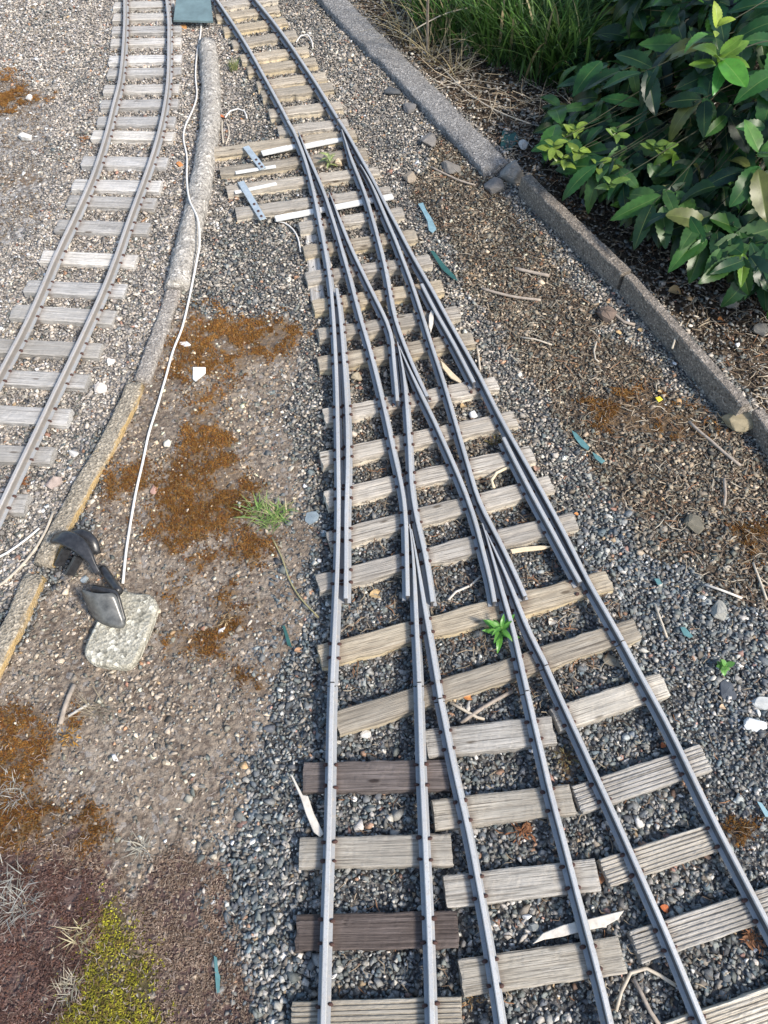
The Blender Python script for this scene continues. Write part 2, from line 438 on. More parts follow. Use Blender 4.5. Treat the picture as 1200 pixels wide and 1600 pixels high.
earth = t.ramp(n1, [(0.3, (0.19, 0.15, 0.115)), (0.5, (0.31, 0.255, 0.20)), (0.72, (0.42, 0.36, 0.29))])
earth = t.mix(t.ramp(n2, [(0.38, 0.75), (0.56, 0.0)]), earth, (0.085, 0.062, 0.05))
earth = t.mix(t.ramp(sp.outputs[2], [(0.86, 0.0), (0.92, 0.6)]), earth, (0.36, 0.34, 0.32))
cr1 = t.vor(v, 16, 'DISTANCE_TO_EDGE')
earth = t.mix(t.ramp(cr1.outputs['Distance'], [(0.0, 0.35), (0.03, 0.0)]), earth, (0.06, 0.045, 0.035))
c = t.mix(t.attr('soil', 'Fac'), c, earth)
mul = t.ramp(n2, [(0.3, (0.06, 0.045, 0.033)), (0.55, (0.14, 0.11, 0.08)), (0.8, (0.24, 0.195, 0.145))])
c = t.mix(t.attr('strip', 'Fac'), c, mul)
c = t.mix(t.attr('purple', 'Fac'), c, t.ramp(n2, [(0.3, (0.07, 0.042, 0.04)), (0.7, (0.19, 0.135, 0.12))]))
c = t.mix(t.math('MULTIPLY', t.attr('moss', 'Fac'), t.ramp(n2, [(0.4, 0.1), (0.6, 0.9)])), c, t.ramp(n2, [(0.3, (0.08, 0.045, 0.02)), (0.7, (0.24, 0.155, 0.08))]))
c = t.mix(t.math('MULTIPLY', t.attr('green', 'Fac'), 0.6), c, (0.10, 0.095, 0.03))
t.bump(t.math('ADD', t.math('ADD', n2, t.math('MULTIPLY', n3, 0.35)), t.math('MULTIPLY', vo.outputs['Distance'], -0.5)), 0.9, 0.012)
GROUND = t.out(c, 0.95, spec=0.15)
go = link_mesh('ground', me, GROUND); tag(go, 'gravelly brown earth of the railway garden', 'ground', kind='structure')

# ------------------------------------------------------------------ scattered stones
def hull_variants(n, npts, flat):
    out = []
    for i in range(n):
        bm = bmesh.new()
        for k in range(npts):
            d = rng.normal(size=3); d /= np.linalg.norm(d)
            d *= rng.uniform(0.75, 1.05); d[2] *= flat; d[1] *= rng.uniform(0.7, 1.0)
            bm.verts.new(d)
        r = bmesh.ops.convex_hull(bm, input=list(bm.verts))
        bmesh.ops.delete(bm, geom=[x for x in bm.verts if not x.link_faces], context='VERTS')
        bmesh.ops.triangulate(bm, faces=list(bm.faces))
        bm.verts.index_update()
        out.append((np.array([v.co[:] for v in bm.verts]) * 0.5, np.array([[v.index for v in f.verts] for f in bm.faces])))
        bm.free()
    return out
def rotmats(n, tilt):
    a = rng.uniform(0, 2 * np.pi, n); ax = rng.uniform(0, 2 * np.pi, n); b = rng.normal(0, tilt, n)
    ca, sa = np.cos(a), np.sin(a); Z = np.zeros((n, 3, 3)); Z[:, 0, 0] = ca; Z[:, 0, 1] = -sa; Z[:, 1, 0] = sa; Z[:, 1, 1] = ca; Z[:, 2, 2] = 1
    u = np.stack([np.cos(ax), np.sin(ax), np.zeros(n)], 1); K = np.zeros((n, 3, 3))
    K[:, 0, 2] = u[:, 1]; K[:, 1, 2] = -u[:, 0]; K[:, 2, 0] = -u[:, 1]; K[:, 2, 1] = u[:, 0]
    T = np.eye(3)[None] + np.sin(b)[:, None, None] * K + (1 - np.cos(b))[:, None, None] * (K @ K)
    return T @ Z
def scatter(name, variants, P, S, tilt, C, mat, smooth=False, Rm=None):
    n = len(P); vi = rng.integers(0, len(variants), n)
    Rm = rotmats(n, tilt) if Rm is None else Rm
    Vs, Fs, Cs, base = [], [], [], 0
    for k, (V, F) in enumerate(variants):
        s = np.where(vi == k)[0]
        if len(s) == 0: continue
        W = V[None] * (S[s][:, None, :] if S.ndim == 2 else S[s][:, None, None])
        W = np.einsum('nij,nkj->nki', Rm[s], W) + P[s][:, None]
        Vs.append(W.reshape(-1, 3)); m = len(V)
        Fs.append((F[None] + (base + np.arange(len(s)) * m)[:, None, None]).reshape(-1, F.shape[1]))
        Cs.append(np.repeat(C[s], m, 0)); base += len(s) * m
    me = mesh_arr(name, np.concatenate(Vs), np.concatenate(Fs), smooth, np.concatenate(Cs))
    return link_mesh(name, me, mat)
def jgrid(x0, x1, y0, y1, s):
    a, b = np.meshgrid(np.arange(x0, x1, s), np.arange(y0, y1, s * 0.87))
    a = a + (np.arange(a.shape[0]) % 2)[:, None] * s / 2
    a = a.ravel(); b = b.ravel()
    a = a + rng.uniform(-.42, .42, a.size) * s; b = b + rng.uniform(-.42, .42, b.size) * s
    return a, b
def in_view(x, y, margin=90):
    px, py = proj(np.stack([x, y, np.zeros_like(x)], 1))
    return (px > -margin) & (px < 1200 + margin) & (py > -margin) & (py < 1600 + margin)
HV = hull_variants(22, 11, 0.48)
def pick(C, n): return np.array(C)[rng.integers(0, len(C), n)]
DARKC = [(0.085, 0.098, 0.11), (0.11, 0.125, 0.135), (0.14, 0.15, 0.155), (0.18, 0.185, 0.18), (0.095, 0.12, 0.13), (0.24, 0.24, 0.225), (0.17, 0.15, 0.125), (0.12, 0.13, 0.13), (0.30, 0.29, 0.26), (0.15, 0.165, 0.155), (0.20, 0.215, 0.21), (0.13, 0.145, 0.14), (0.065, 0.07, 0.078)]
MIDC = [(0.20, 0.195, 0.185), (0.26, 0.25, 0.235), (0.33, 0.31, 0.285), (0.13, 0.13, 0.13), (0.40, 0.375, 0.34), (0.22, 0.21, 0.195)]
PALEC = [(0.24, 0.23, 0.22), (0.32, 0.31, 0.295), (0.42, 0.40, 0.38), (0.18, 0.18, 0.18), (0.36, 0.33, 0.30), (0.50, 0.48, 0.45), (0.27, 0.26, 0.26)]
def gravel(name, s, zoff, seedshift, label):
    x, y = jgrid(-2.3, 2.3, -0.2, 4.2, s)
    k = in_view(x, y); x, y = x[k], y[k]
    wx, wy, px, py = wobbled(x, y)
    n = len(x)
    soil = inpoly(wx, wy, SOIL); strip = inpoly(wx, wy, STRIP); bed = inpoly(px, py, BED); moss = anyp(wx, wy, OR_MOSS) | inpoly(wx, wy, LEFTMOSS)
    pale = inpoly(wx, wy, PALE)
    u = rng.uniform(0, 1, n)
    purp = inpoly(wx, wy, PURPLE)
    patch = fbm(x * 7, y * 7, 50)
    soil &= ~(~inpoly(wx + 45, wy, SOIL) & (rng.uniform(0, 1, n) < 0.45)) | (px < 300)
    keep = np.ones(n, bool)
    keep &= ~(soil & (u > np.where(patch > 0.48, 0.46, 0.18)))
    keep &= ~(soil & purp & (u > 0.012))
    keep &= ~(moss & (u > 0.10))
    keep &= ~(strip & (u > np.where(patch > 0.46, 1.0, 0.6)))
    keep &= ~(bed & (u > 0.18))
    x, y, px, py, pale, soil, strip, bed = [q[keep] for q in (x, y, px, py, pale, soil, strip, bed)]
    n = len(x)
    size = np.exp(rng.normal(0, 0.36, n)) * s * 1.12 * (0.7 + 0.65 * fbm(x * 5, y * 5, 66))
    size = np.clip(size, 0.0045, 0.032) * np.where(soil, 0.85, 1.0)
    S = np.stack([size * rng.uniform(0.9, 1.35, n), size, size * rng.uniform(0.7, 1.1, n)], 1)
    z = height(x, y) + zoff + rng.normal(0, 0.0022, n) + np.where(soil, 0.002, 0)
    tone = np.clip((900 - py) / 750, 0, 1) * 0.62 + 0.12        # paler stones grow more common with distance
    tone = np.where(pale, np.clip(1.1 - py / 2600, 0.6, 1), tone)
    tone = np.where(soil, 0.55, tone); tone = np.where(strip, 0.25, tone)
    tone = tone + (patch[keep] - 0.47) * 0.9
    r = rng.uniform(0, 1, n)
    C = np.where((r < tone)[:, None], np.where((pale & (r < tone * 0.75))[:, None], pick(PALEC, n), pick(MIDC, n)), pick(DARKC, n))
    w = rng.uniform(0, 1, n)
    C = np.where((w > 0.962)[:, None], pick([(0.46, 0.44, 0.41), (0.40, 0.365, 0.32), (0.54, 0.53, 0.50)], n), C)
    C = np.where(((w > 0.93) & (w < 0.955))[:, None], pick([(0.30, 0.19, 0.13), (0.33, 0.25, 0.16), (0.26, 0.16, 0.13)], n), C)
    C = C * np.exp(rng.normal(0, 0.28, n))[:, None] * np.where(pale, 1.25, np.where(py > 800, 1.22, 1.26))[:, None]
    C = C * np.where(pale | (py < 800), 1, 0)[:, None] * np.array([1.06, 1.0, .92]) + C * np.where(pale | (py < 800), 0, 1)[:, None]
    C = np.where(strip[:, None], C * np.array([0.88, 0.80, 0.69]), C)
    C = np.where(soil[:, None], C * np.array([1.12, 0.98, 0.82]), C)
    C = C * (1 + (fbm(x * 25, y * 25, 71) - .47) * 0.5)[:, None] * (1 + 0.12 * soil)[:, None]
    o = scatter(name, HV, np.stack([x, y, z], 1), S, 0.45, np.clip(C, 0.02, 0.8), STONE)
    tag(o, label, 'gravel', kind='stuff')
gravel('ballast', 0.0132, 0.0005, 0, 'crushed stone ballast, dark blue grey near and paler far off')
gravel('fine_gravel', 0.0092, 0.0045, 1, 'small loose stone chips lying over the ballast')

# soil crumbs and pebbles in the bare earth, mulch crumbs in the planting bed
x, y = jgrid(-2.3, 2.3, -0.2, 4.2, 0.0085); k = in_view(x, y); x, y = x[k], y[k]
wx, wy, px, py = wobbled(x, y)
soil = inpoly(wx, wy, SOIL) | inpoly(wx, wy, LEFTMOSS); strip = inpoly(wx, wy, STRIP); bed = inpoly(px, py, BED)
u = rng.uniform(0, 1, len(x)); pt = fbm(x * 10, y * 10, 61)
debris = inpoly(px, py, [(450, 200), (560, 200), (650, 380), (770, 620), (840, 800), (720, 900), (540, 820), (510, 600), (470, 380)]); strip |= debris & (pt > .36)
k = (soil & (u < 0.95 * np.clip((pt - .25) * 4, 0.25, 1))) | (strip & (u < 0.6)) | (bed & (u < 0.9))
x, y, soil, bed, strip = x[k], y[k], soil[k], bed[k], strip[k]; n = len(x)
C = np.where(soil[:, None], pick([(0.26, 0.21, 0.16), (0.35, 0.295, 0.23), (0.17, 0.13, 0.10), (0.43, 0.375, 0.31), (0.30, 0.25, 0.20), (0.33, 0.31, 0.28)], n),
             np.where(bed[:, None], 1.0, 1.25) * np.array([0.95, 0.96, 1.0]) * pick([(0.06, 0.045, 0.033), (0.10, 0.078, 0.058), (0.15, 0.12, 0.09), (0.20, 0.165, 0.125), (0.05, 0.042, 0.037)], n)) * rng.uniform(.75, 1.25, n)[:, None]
s = np.clip(np.exp(rng.normal(0, .5, n)) * 0.0068, 0.003, 0.019)
z = height(x, y) + np.where(bed, -0.011, 0.0) + np.where(soil, 0.003, 0.003)
tag(scatter('soil_crumbs', HV, np.stack([x, y, z], 1), np.stack([s * 1.2, s, s * 0.9], 1), 0.6, C, CRUMB), 'crumbly brown earth and mulch', 'soil', kind='stuff')

# ------------------------------------------------------------------ moss
def tuft_var(n=4):
    out = []
    for _ in range(n):
        V = []; F = []
        for k in range(5):
            a = rng.uniform(0, 6.28); r = rng.uniform(0.1, 0.5); c0 = np.array([math.cos(a) * r, math.sin(a) * r, 0])
            b = rng.uniform(0, 6.28); d = np.array([math.cos(b), math.sin(b), 0]) * 0.28; e = np.array([-math.sin(b), math.cos(b), 0]) * 0.22
            tip = c0 * 1.5 + np.array([rng.normal(0, .15), rng.normal(0, .15), rng.uniform(0.6, 1.1)])
            i = len(V); V += [c0 - d, c0 + d, c0 + e, tip]; F += [(i, i + 1, i + 3), (i + 1, i + 2, i + 3), (i + 2, i, i + 3)]
        out.append((np.array(V), np.array(F)))
    return out
TV = tuft_var(6)
def moss(name, test, s, cols, label, hgt=1.0, dens=1.0, x0=(-2.3, 2.3, -0.2, 4.2)):
    x, y = jgrid(*x0, s); k = in_view(x, y, 60); x, y = x[k], y[k]
    wx, wy, px, py = wobbled(x, y)
    jt = 16 if name == 'green_moss' else 9
    wx = wx + rng.normal(0, jt, len(x)); wy = wy + rng.normal(0, jt, len(x))
    wx = wx + (fbm(x * 45, y * 45, 210) - .47) * 45; wy = wy + (fbm(x * 45, y * 45, 211) - .47) * 45
    k = test(wx, wy) & ((fbm(x * 14, y * 14, 212) > np.where((px < 85) & (py < 450), .55, np.where(px > 800, .46, .33))) | (name != 'rusty_moss')) & (rng.uniform(0, 1, len(x)) < dens * np.clip(0.55 + (fbm(x * 40, y * 40, 77) - .4) * 5, 0.2, 1)); x, y = x[k], y[k]; n = len(x)
    cl = fbm(x * 30, y * 30, 78); cl2 = fbm(x * 8, y * 8, 79)
    C = pick(cols, n) * np.where((px > 800)[k] if len(px) != n else px > 800, 0.9, 1.0)[:, None] * (0.7 + 0.9 * cl)[:, None] * (0.65 + 0.75 * cl2)[:, None] * rng.uniform(.7, 1.35, n)[:, None]
    S = s * 1.15 * rng.uniform(.7, 1.3, n)
    z = height(x, y) + 0.0045 + 0.007 * hgt * cl
    o = scatter(name, TV, np.stack([x, y, z], 1), np.stack([S, S, S * 1.1 * hgt], 1), 0.35, C, MOSS)
    tag(o, label, 'moss', kind='stuff')
moss('rusty_moss', lambda a, b: anyp(a, b, OR_MOSS), 0.0035, [(0.20, 0.095, 0.024), (0.26, 0.13, 0.035), (0.13, 0.065, 0.022), (0.16, 0.07, 0.028), (0.21, 0.13, 0.05)], 'rust orange cushions of moss on bare earth')
moss('green_moss', lambda a, b: inpoly(a, b, GREEN_MOSS), 0.0035, [(0.28, 0.27, 0.035), (0.40, 0.38, 0.045), (0.17, 0.165, 0.03), (0.20, 0.15, 0.05)], 'yellow green moss at the lower left', 0.8, x0=(-0.8, 0, -0.3, 0.6))
moss('wine_brown_moss', lambda a, b: inpoly(a, b, DEEP), 0.0035, [(0.155, 0.098, 0.086), (0.21, 0.142, 0.122), (0.11, 0.066, 0.060), (0.16, 0.086, 0.066)], 'dark wine brown moss in the corner', 1.0, x0=(-1.2, 0, -0.3, 0.9))
moss('pale_brown_moss', lambda a, b: inpoly(a, b, PURPLE) & ~inpoly(a, b, DEEP) & ~inpoly(a, b, GREEN_MOSS), 0.0036, [(0.29, 0.22, 0.17), (0.36, 0.285, 0.225), (0.19, 0.135, 0.10), (0.24, 0.18, 0.14)], 'short dull brown moss mat beside the ballast', 0.7, x0=(-1.0, 0, -0.3, 0.9))

# ------------------------------------------------------------------ sleepers
def sleeper_mesh(L, W, T, seed, groove=False, rough=1.0):
    rr = np.random.default_rng(seed)
    if groove:
        n = 7; prof = []
        for i in range(n):
            y0 = -W / 2 + W * (i / n); w = W / n
            prof += [(y0 + w * 0.10, T - 0.0028), (y0 + w * 0.28, T), (y0 + w * 0.78, T), (y0 + w * 0.95, T - 0.0028)]
        prof = [(-W / 2, 0), (-W / 2, T - 0.004)] + prof + [(W / 2, T - 0.004), (W / 2, 0)]
    else:
        b = 0.003
        prof = [(-W / 2, 0), (-W / 2, T * 0.5), (-W / 2, T - b), (-W / 2 + b, T - 0.0006)] + [(-W / 2 + b + (W - 2 * b) * k / 4, T + (0.0006 if k % 2 else 0)) for k in range(1, 4)] + [(W / 2 - b, T - 0.0006), (W / 2, T - b), (W / 2, T * 0.5), (W / 2, 0)]
    N = 44; n = len(prof); V = []
    edge_a = fbm(np.arange(N) * 0.27 + seed, np.zeros(N), seed) - .47; edge_b = fbm(np.arange(N) * 0.27 + seed, np.zeros(N) + 9, seed) - .47
    tw = rr.normal(0, 0.0012)
    for i in range(N):
        u = i / (N - 1); xx = -L / 2 + L * u
        for j, (a, z) in enumerate(prof):
            front = a < -W / 2 + 0.004; back = a > W / 2 - 0.004
            yy = a; zz = z; xo = 0
            if front: yy += edge_a[i] * 0.010 * rough * (1.5 if z < T * 0.6 else 0.7)
            if back: yy += edge_b[i] * 0.007 * rough
            if z > T * 0.6: zz += tw * (u - .5) * (1 if a > 0 else -1) + rr.normal(0, 0.00025)
            if i in (0, N - 1): xo = rr.normal(0, 0.0012)
            if i in (0, N - 1) and z > T * 0.8: zz -= 0.0012; xo -= 0.0012 * (1 if i else -1)
            V.append((xx + xo, yy, zz))
    F = []
    for i in range(N - 1):
        for j in range(n - 1):
            a = i * n + j; F.append((a, a + n, a + n + 1, a + 1))
    F.append(tuple(range(n))); k = (N - 1) * n; F.append(tuple(range(k + n - 1, k - 1, -1)))
    me = mesh_py('sleeper', V, F)
    bm = bmesh.new(); bm.from_mesh(me); bmesh.ops.recalc_face_normals(bm, faces=bm.faces); bm.to_mesh(me); bm.free()
    return me
RAIL_H = 0.029
SLEEPERS = {}
def lay_sleepers(root, data, ztop, W, T, mat, groove=(), dark=(), mats=None):
    out = []
    for i, q in enumerate(data):
        a = g(q[0], q[1], ztop); b = g(q[2], q[3], ztop)
        d = b - a; L = d.length; ang = math.atan2(d.y, d.x); c = (a + b) / 2
        w = W * (1 + random.uniform(-.05, .05)); gr = i in groove
        me = sleeper_mesh(L, w, T, random.randint(1, 9999), gr, 0.5 if mat is not WOOD_TURN else 1.3)
        M = Matrix.Translation((c.x, c.y, ztop - T)) @ Matrix.Rotation(ang, 4, 'Z')
        o = link_mesh('sleeper', me, WOOD_DARK if i in dark else mat, M, root)
        if i in dark: o['label'] = 'dark brown sleeper'
        if gr: o['label'] = 'sleeper cut from grooved decking board'
        out.append((o, a, b, w, ztop))
    return out
h2 = 0.0053; f2 = 0.0122; H = RAIL_H
RPROF = [(-f2, 0), (-f2, 0.0026), (-0.0038, 0.0036), (-0.0026, 0.0075), (-0.0026, H - 0.0085), (-h2 + .0006, H - 0.0062), (-h2, H - 0.002), (-h2 + 0.0018, H), (h2 - 0.0018, H), (h2, H - 0.002), (h2 - .0006, H - 0.0062), (0.0026, H - 0.0085), (0.0026, 0.0075), (0.0038, 0.0036), (f2, 0.0026), (f2, 0)]
def rail(root, pts, ztop, name='rail', mat=None, taper=False, z0=0.0, label=None):
    """pts: head centres where they lie; ztop: sleeper top"""
    P = [g(x, y, ztop + RAIL_H) for x, y in pts]
    P = smooth_path(catmull(P, 0.03), 2)
    base = [Vector((p.x, p.y, ztop + z0)) for p in P]
    n = len(base)
    def sc(u): return 1.0
    V, F = sweep(base, RPROF)
    if taper:                                   # planed switch tip: foot and head narrow to a point
        npf = len(RPROF)
        for i in range(n):
            dlen = (base[i] - base[0]).length
            s = min(1.0, 0.28 + dlen / 0.28)
            if s < 1:
                for j in range(npf):
                    v_ = Vector(V[i * npf + j]); c_ = base[i]
                    q = c_ + (v_ - c_) * s; q.z = c_.z + 0.0005 + (v_.z - c_.z) * (0.88 + .12 * s); V[i * npf + j] = q
    me = mesh_py(name, V, F)
    bm = bmesh.new(); bm.from_mesh(me); bmesh.ops.recalc_face_normals(bm, faces=bm.faces); bm.to_mesh(me); bm.free()
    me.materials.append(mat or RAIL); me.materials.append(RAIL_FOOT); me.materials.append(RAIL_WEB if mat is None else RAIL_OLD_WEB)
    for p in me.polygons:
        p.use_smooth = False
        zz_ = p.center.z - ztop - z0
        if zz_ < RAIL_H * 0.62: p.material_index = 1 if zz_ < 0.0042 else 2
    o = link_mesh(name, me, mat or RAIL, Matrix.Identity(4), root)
    if label: o['label'] = label
    return base
def spike_mesh():
    G = Geo(); r = 0.0042
    ring = lambda rad, z: [(rad * math.cos(k * math.pi / 4), rad * math.sin(k * math.pi / 4), z) for k in range(8)]
    V = ring(r * 1.0, -0.004) + ring(r * 1.1, 0.0050) + ring(r * 0.7, 0.0070) + [(0, 0, 0.0074)]
    F = [(a, (a + 1) % 8, 8 + (a + 1) % 8, 8 + a) for a in range(8)] + [(8 + a, 8 + (a + 1) % 8, 16 + (a + 1) % 8, 16 + a) for a in range(8)] + [(16 + a, 16 + (a + 1) % 8, 24) for a in range(8)]
    return mesh_py('spike', V, F, True)
SPIKE = spike_mesh(); SPIKE.materials.append(RUST)
def seg_x(p, q, a, b):
    d1 = (q.x - p.x, q.y - p.y); d2 = (b.x - a.x, b.y - a.y); den = d1[0] * d2[1] - d1[1] * d2[0]
    if abs(den) < 1e-12: return None
    t_ = ((a.x - p.x) * d2[1] - (a.y - p.y) * d2[0]) / den; u_ = ((a.x - p.x) * d1[1] - (a.y - p.y) * d1[0]) / den
    return (t_, u_) if 0 <= t_ <= 1 and 0.0 <= u_ <= 1.0 else None
def spikes(root, sleepers, rails, limit=100, all_rails=None):
    got = []
    for (o, a, b, w, zt) in sleepers:                     # dirt and rust washed onto the timber where rails are spiked down
        M_ = WM[o]; me_ = o.data; co = np.empty(len(me_.vertices) * 3, np.float32); me_.vertices.foreach_get('co', co); co = co.reshape(-1, 3)
        W_ = co @ np.array(M_.to_3x3()).T + np.array(M_.translation); st = np.zeros(len(co))
        for base in rails:
            B = np.array([p[:2] for p in base]); dd = np.sqrt(((W_[:, None, :2] - B[None]) ** 2).sum(2)).min(1)
            st = np.maximum(st, np.exp(-(dd / 0.024) ** 2))
        at_ = me_.attributes.new('stain_and_sunlit', 'FLOAT', 'POINT'); at_.data.foreach_set('value', st.astype(np.float32))
    for (o, a, b, w, zt) in sleepers:
        sdir = (b - a).normalized(); nrm = Vector((-sdir.y, sdir.x, 0))
        for base in rails:
            for i in range(len(base) - 1):
                x_ = seg_x(base[i], base[i + 1], a, b)
                if x_ is None: continue
                p = base[i].lerp(base[i + 1], x_[0]); td = (base[i + 1] - base[i]).normalized(); rn = Vector((-td.y, td.x, 0))
                for s1 in (-1, 1):
                    for s2 in (-1, 1):
                        q = p + td * (w * 0.33 * s2 + random.gauss(0, 0.0015)) + rn * (f2 - 0.0008) * s1
                        if any((Vector((r_.x, r_.y, 0)) - Vector((q.x, q.y, 0))).length < 0.009 for b2 in rails if b2 is not base for r_ in b2): continue
                        got.append((o, Vector((q.x, q.y, zt)), math.atan2(rn.y, rn.x)))
                break
    cam0 = Vector((0, 0, CAM_Z))
    got.sort(key=lambda e: (e[1] - cam0).length)
    for o, q, an_ in got[:limit]:
        link_mesh('spike', SPIKE, None, Matrix.Translation(q) @ Matrix.Rotation(an_ + random.gauss(0, .15), 4, 'Z') @ Matrix.Diagonal((random.uniform(1.0, 1.45), random.uniform(.7, 1.0), random.uniform(.8, 1.1), 1)), o)
    if len(got) > limit:
        V = []; F = []
        sv = [Vector(v.co) for v in SPIKE.vertices]; sf = [list(p.vertices) for p in SPIKE.polygons]
        for o, q, an_ in got[limit:]:
            b_ = len(V); V += [v_ + q for v_ in sv]; F += [[i + b_ for i in f] for f in sf]
        o = link_mesh('spikes', mesh_py('spikes', V, F, True), RUST, Matrix.Identity(4), root); o['kind'] = 'stuff'

# ---- left curved track
tl = thing('railway_track', 'curved track at the upper left on worn grey sleepers beside the rounded edging', 'railway track', g(180, 300, 0))
L_SL = [(177, 7, 272, 5), (176, 26, 268, 24), (175, 46, 283, 44), (173, 65, 283, 63), (170, 92, 283, 90), (168, 112, 283, 110), (162, 138, 280, 137),
        (157, 162, 278, 160), (152, 188, 274, 188), (143, 209, 271, 212), (128, 250, 261, 253), (113, 287, 251, 290), (106, 312, 243, 317),
        (88, 351, 233, 356), (64, 399, 213, 407), (40, 446, 196, 453), (18, 485, 179, 495), (-18, 538, 157, 547), (-45, 585, 136, 595),
        (-85, 641, 108, 651), (-120, 701, 81, 711), (-165, 776, 41, 786)]
ZL = 0.026
sl_ = lay_sleepers(tl, L_SL, ZL, 0.060, 0.045, WOOD_GREY)
ra = rail(tl, [(194, -20), (194, 0), (194, 33), (191, 83), (186, 125), (177, 160), (167, 200), (155, 240), (142, 277), (117, 333), (88, 393), (57, 465), (31, 520), (4, 570), (-25, 625), (-58, 690), (-100, 770)], ZL, mat=RAIL_OLD)
rb = rail(tl, [(257, -20), (260, 0), (263, 33), (263, 67), (262, 117), (257, 160), (247, 207), (233, 253), (214, 305), (200, 343), (180, 400), (158, 455), (133, 510), (109, 560), (83, 613), (56, 670), (31, 722), (7, 772), (-20, 830)], ZL, mat=RAIL_OLD)
spikes(tl, sl_, [ra, rb])

# ---- top track
tt = thing('railway_track', 'short plain track at the top centre, leading down into the turnout', 'railway track', g(430, 100, 0))
T_SL = [(333, 8, 432, -6), (337, 26, 436, 12), (348, 46, 447, 31), (362, 67, 463, 51), (376, 90, 481, 76), (386, 108, 494, 94), (401, 131, 509, 117),
        (408, 147, 520, 133), (420, 176, 534, 162), (434, 203, 543, 190)]
ZT = 0.030
st_ = lay_sleepers(tt, T_SL, ZT, 0.058, 0.045, WOOD_TURN)
ta = rail(tt, [(326, -20), (340, 0), (367, 40), (390, 77), (410, 113), (432, 153), (450, 187)], ZT)
tb = rail(tt, [(386, -20), (401, 0), (427, 32), (450, 63), (473, 97), (493, 127), (512, 158), (528, 184)], ZT)
spikes(tt, st_, [ta, tb])

# ---- three-way turnout
tu = thing('railway_turnout', 'long three-way turnout in the middle, where one track fans out into three', 'railway turnout', g(640, 650, 0))
S_SL = [(331, 237, 556, 207), (343, 267, 573, 236), (354, 296, 592, 265), (368, 331, 611, 297), (467, 353, 630, 329), (474, 391, 651, 365), (478, 433, 674, 404),
        (489, 477, 692, 445), (497, 521, 718, 486), (497, 567, 740, 527), (506, 649, 777, 597), (501, 717, 806, 651), (508, 778, 833, 706), (512, 843, 863, 753),
        (496, 911, 900, 811), (499, 1024, 953, 904), (526, 1130, 997, 980)]
ZS = 0.032
ss_ = lay_sleepers(tu, S_SL, ZS, 0.053, 0.048, WOOD_TURN)
rails = []
rails.append(rail(tu, [(450, 188), (457, 199), (466, 220), (475, 243), (483, 270), (491, 303), (498, 338), (506, 378), (512, 412), (517, 447), (520, 482), (523, 530), (526, 600), (528, 700), (529, 780), (528, 850), (526, 910), (522, 1000), (519, 1065)], ZS, 'stock_rail'))
rails.append(rail(tu, [(529, 185.5), (536, 196), (543, 207), (557, 233), (573, 261), (588, 289), (603, 319), (617, 345), (631, 372), (647, 402), (663, 430), (678, 456), (694, 486), (710, 515), (727, 545), (743, 573), (758, 602), (775, 637), (791, 667), (806, 694), (818, 715), (833, 741), (850, 772), (867, 803), (883, 834), (898, 861), (911, 892), (943, 947), (973, 1000)], ZS, 'stock_rail'))
# switch blades running into closure rails and wing rails
rails.append(rail(tu, [(466, 204), (475, 227), (485, 250), (497, 277), (507, 301), (514, 322), (522, 347), (530, 373), (538, 402), (547, 433), (555, 465), (563, 495), (573, 528), (582, 560), (590, 593), (598, 625), (607, 665), (617, 712), (625, 745), (631, 775), (634, 800), (635, 840), (636, 885), (637, 931)], ZS, 'closure_rail', taper=True))
rails.append(rail(tu, [(514, 299), (522, 318), (530, 340), (539, 363), (550, 389), (562, 414), (573, 437), (585, 461), (597, 485), (606, 503), (612, 520), (614, 545), (616, 570), (619, 600), (621, 626)], ZS, 'closure_rail', taper=True))
rails.append(rail(tu, [(534, 201), (540, 219), (547, 242), (558, 269), (569, 297), (578, 325), (585, 350), (592, 376), (600, 407), (607, 443), (613, 478), (617, 499), (625, 519), (634, 542), (646, 572), (659, 600), (668, 619)], ZS, 'closure_rail', taper=True))
rails.append(rail(tu, [(563, 256), (573, 272), (584, 294), (596, 322), (606, 346), (618, 373), (628, 400), (639, 428), (650, 460), (662, 497), (672, 530), (683, 563), (695, 600), (707, 641), (718, 679), (728, 713), (738, 747), (747, 779), (757, 801), (771, 824), (787, 857), (803, 890), (821, 931)], ZS, 'closure_rail', taper=True))
# frog rails
rails.append(rail(tu, [(621, 533), (627, 560), (632, 590), (635, 622), (637, 650), (639, 680), (641, 715), (642, 745), (645, 775), (651, 808), (659, 842), (667, 878), (676, 940)], ZS, 'frog_rail', taper=True))
rails.append(rail(tu, [(624, 540), (631, 556), (645, 587), (658, 614), (672, 642), (684, 667), (695, 692), (708, 721), (719, 746), (730, 773), (740, 800), (748, 830), (757, 868), (767, 905), (773, 940)], ZS, 'frog_rail', taper=True))
rails.append(rail(tu, [(640, 818), (644, 848), (647, 885), (649, 933), (652, 1000), (655, 1065)], ZS, 'frog_rail', taper=True))
rails.append(rail(tu, [(643, 826), (650, 863), (656, 900), (664, 950), (673, 1000), (683, 1060), (688, 1090)], ZS, 'frog_rail', taper=True))
rails.append(rail(tu, [(754, 817), (762, 841), (772, 877), (783, 915), (793, 950), (804, 990), (814, 1035), (824, 1078)], ZS, 'frog_rail', taper=True))
rails.append(rail(tu, [(759, 828), (773, 857), (788, 888), (800, 917), (812, 950), (829, 990), (854, 1038)], ZS, 'frog_rail', taper=True))
rails.append(rail(tu, [(526, 450), (531, 485), (535, 530), (540, 600), (543, 670), (543, 740), (541, 800), (541, 870), (540, 935)], ZS, 'guard_rail'))
rails.append(rail(tu, [(659, 443), (669, 463), (680, 484), (693, 507), (710, 537), (727, 570), (741, 597)], ZS, 'guard_rail'))
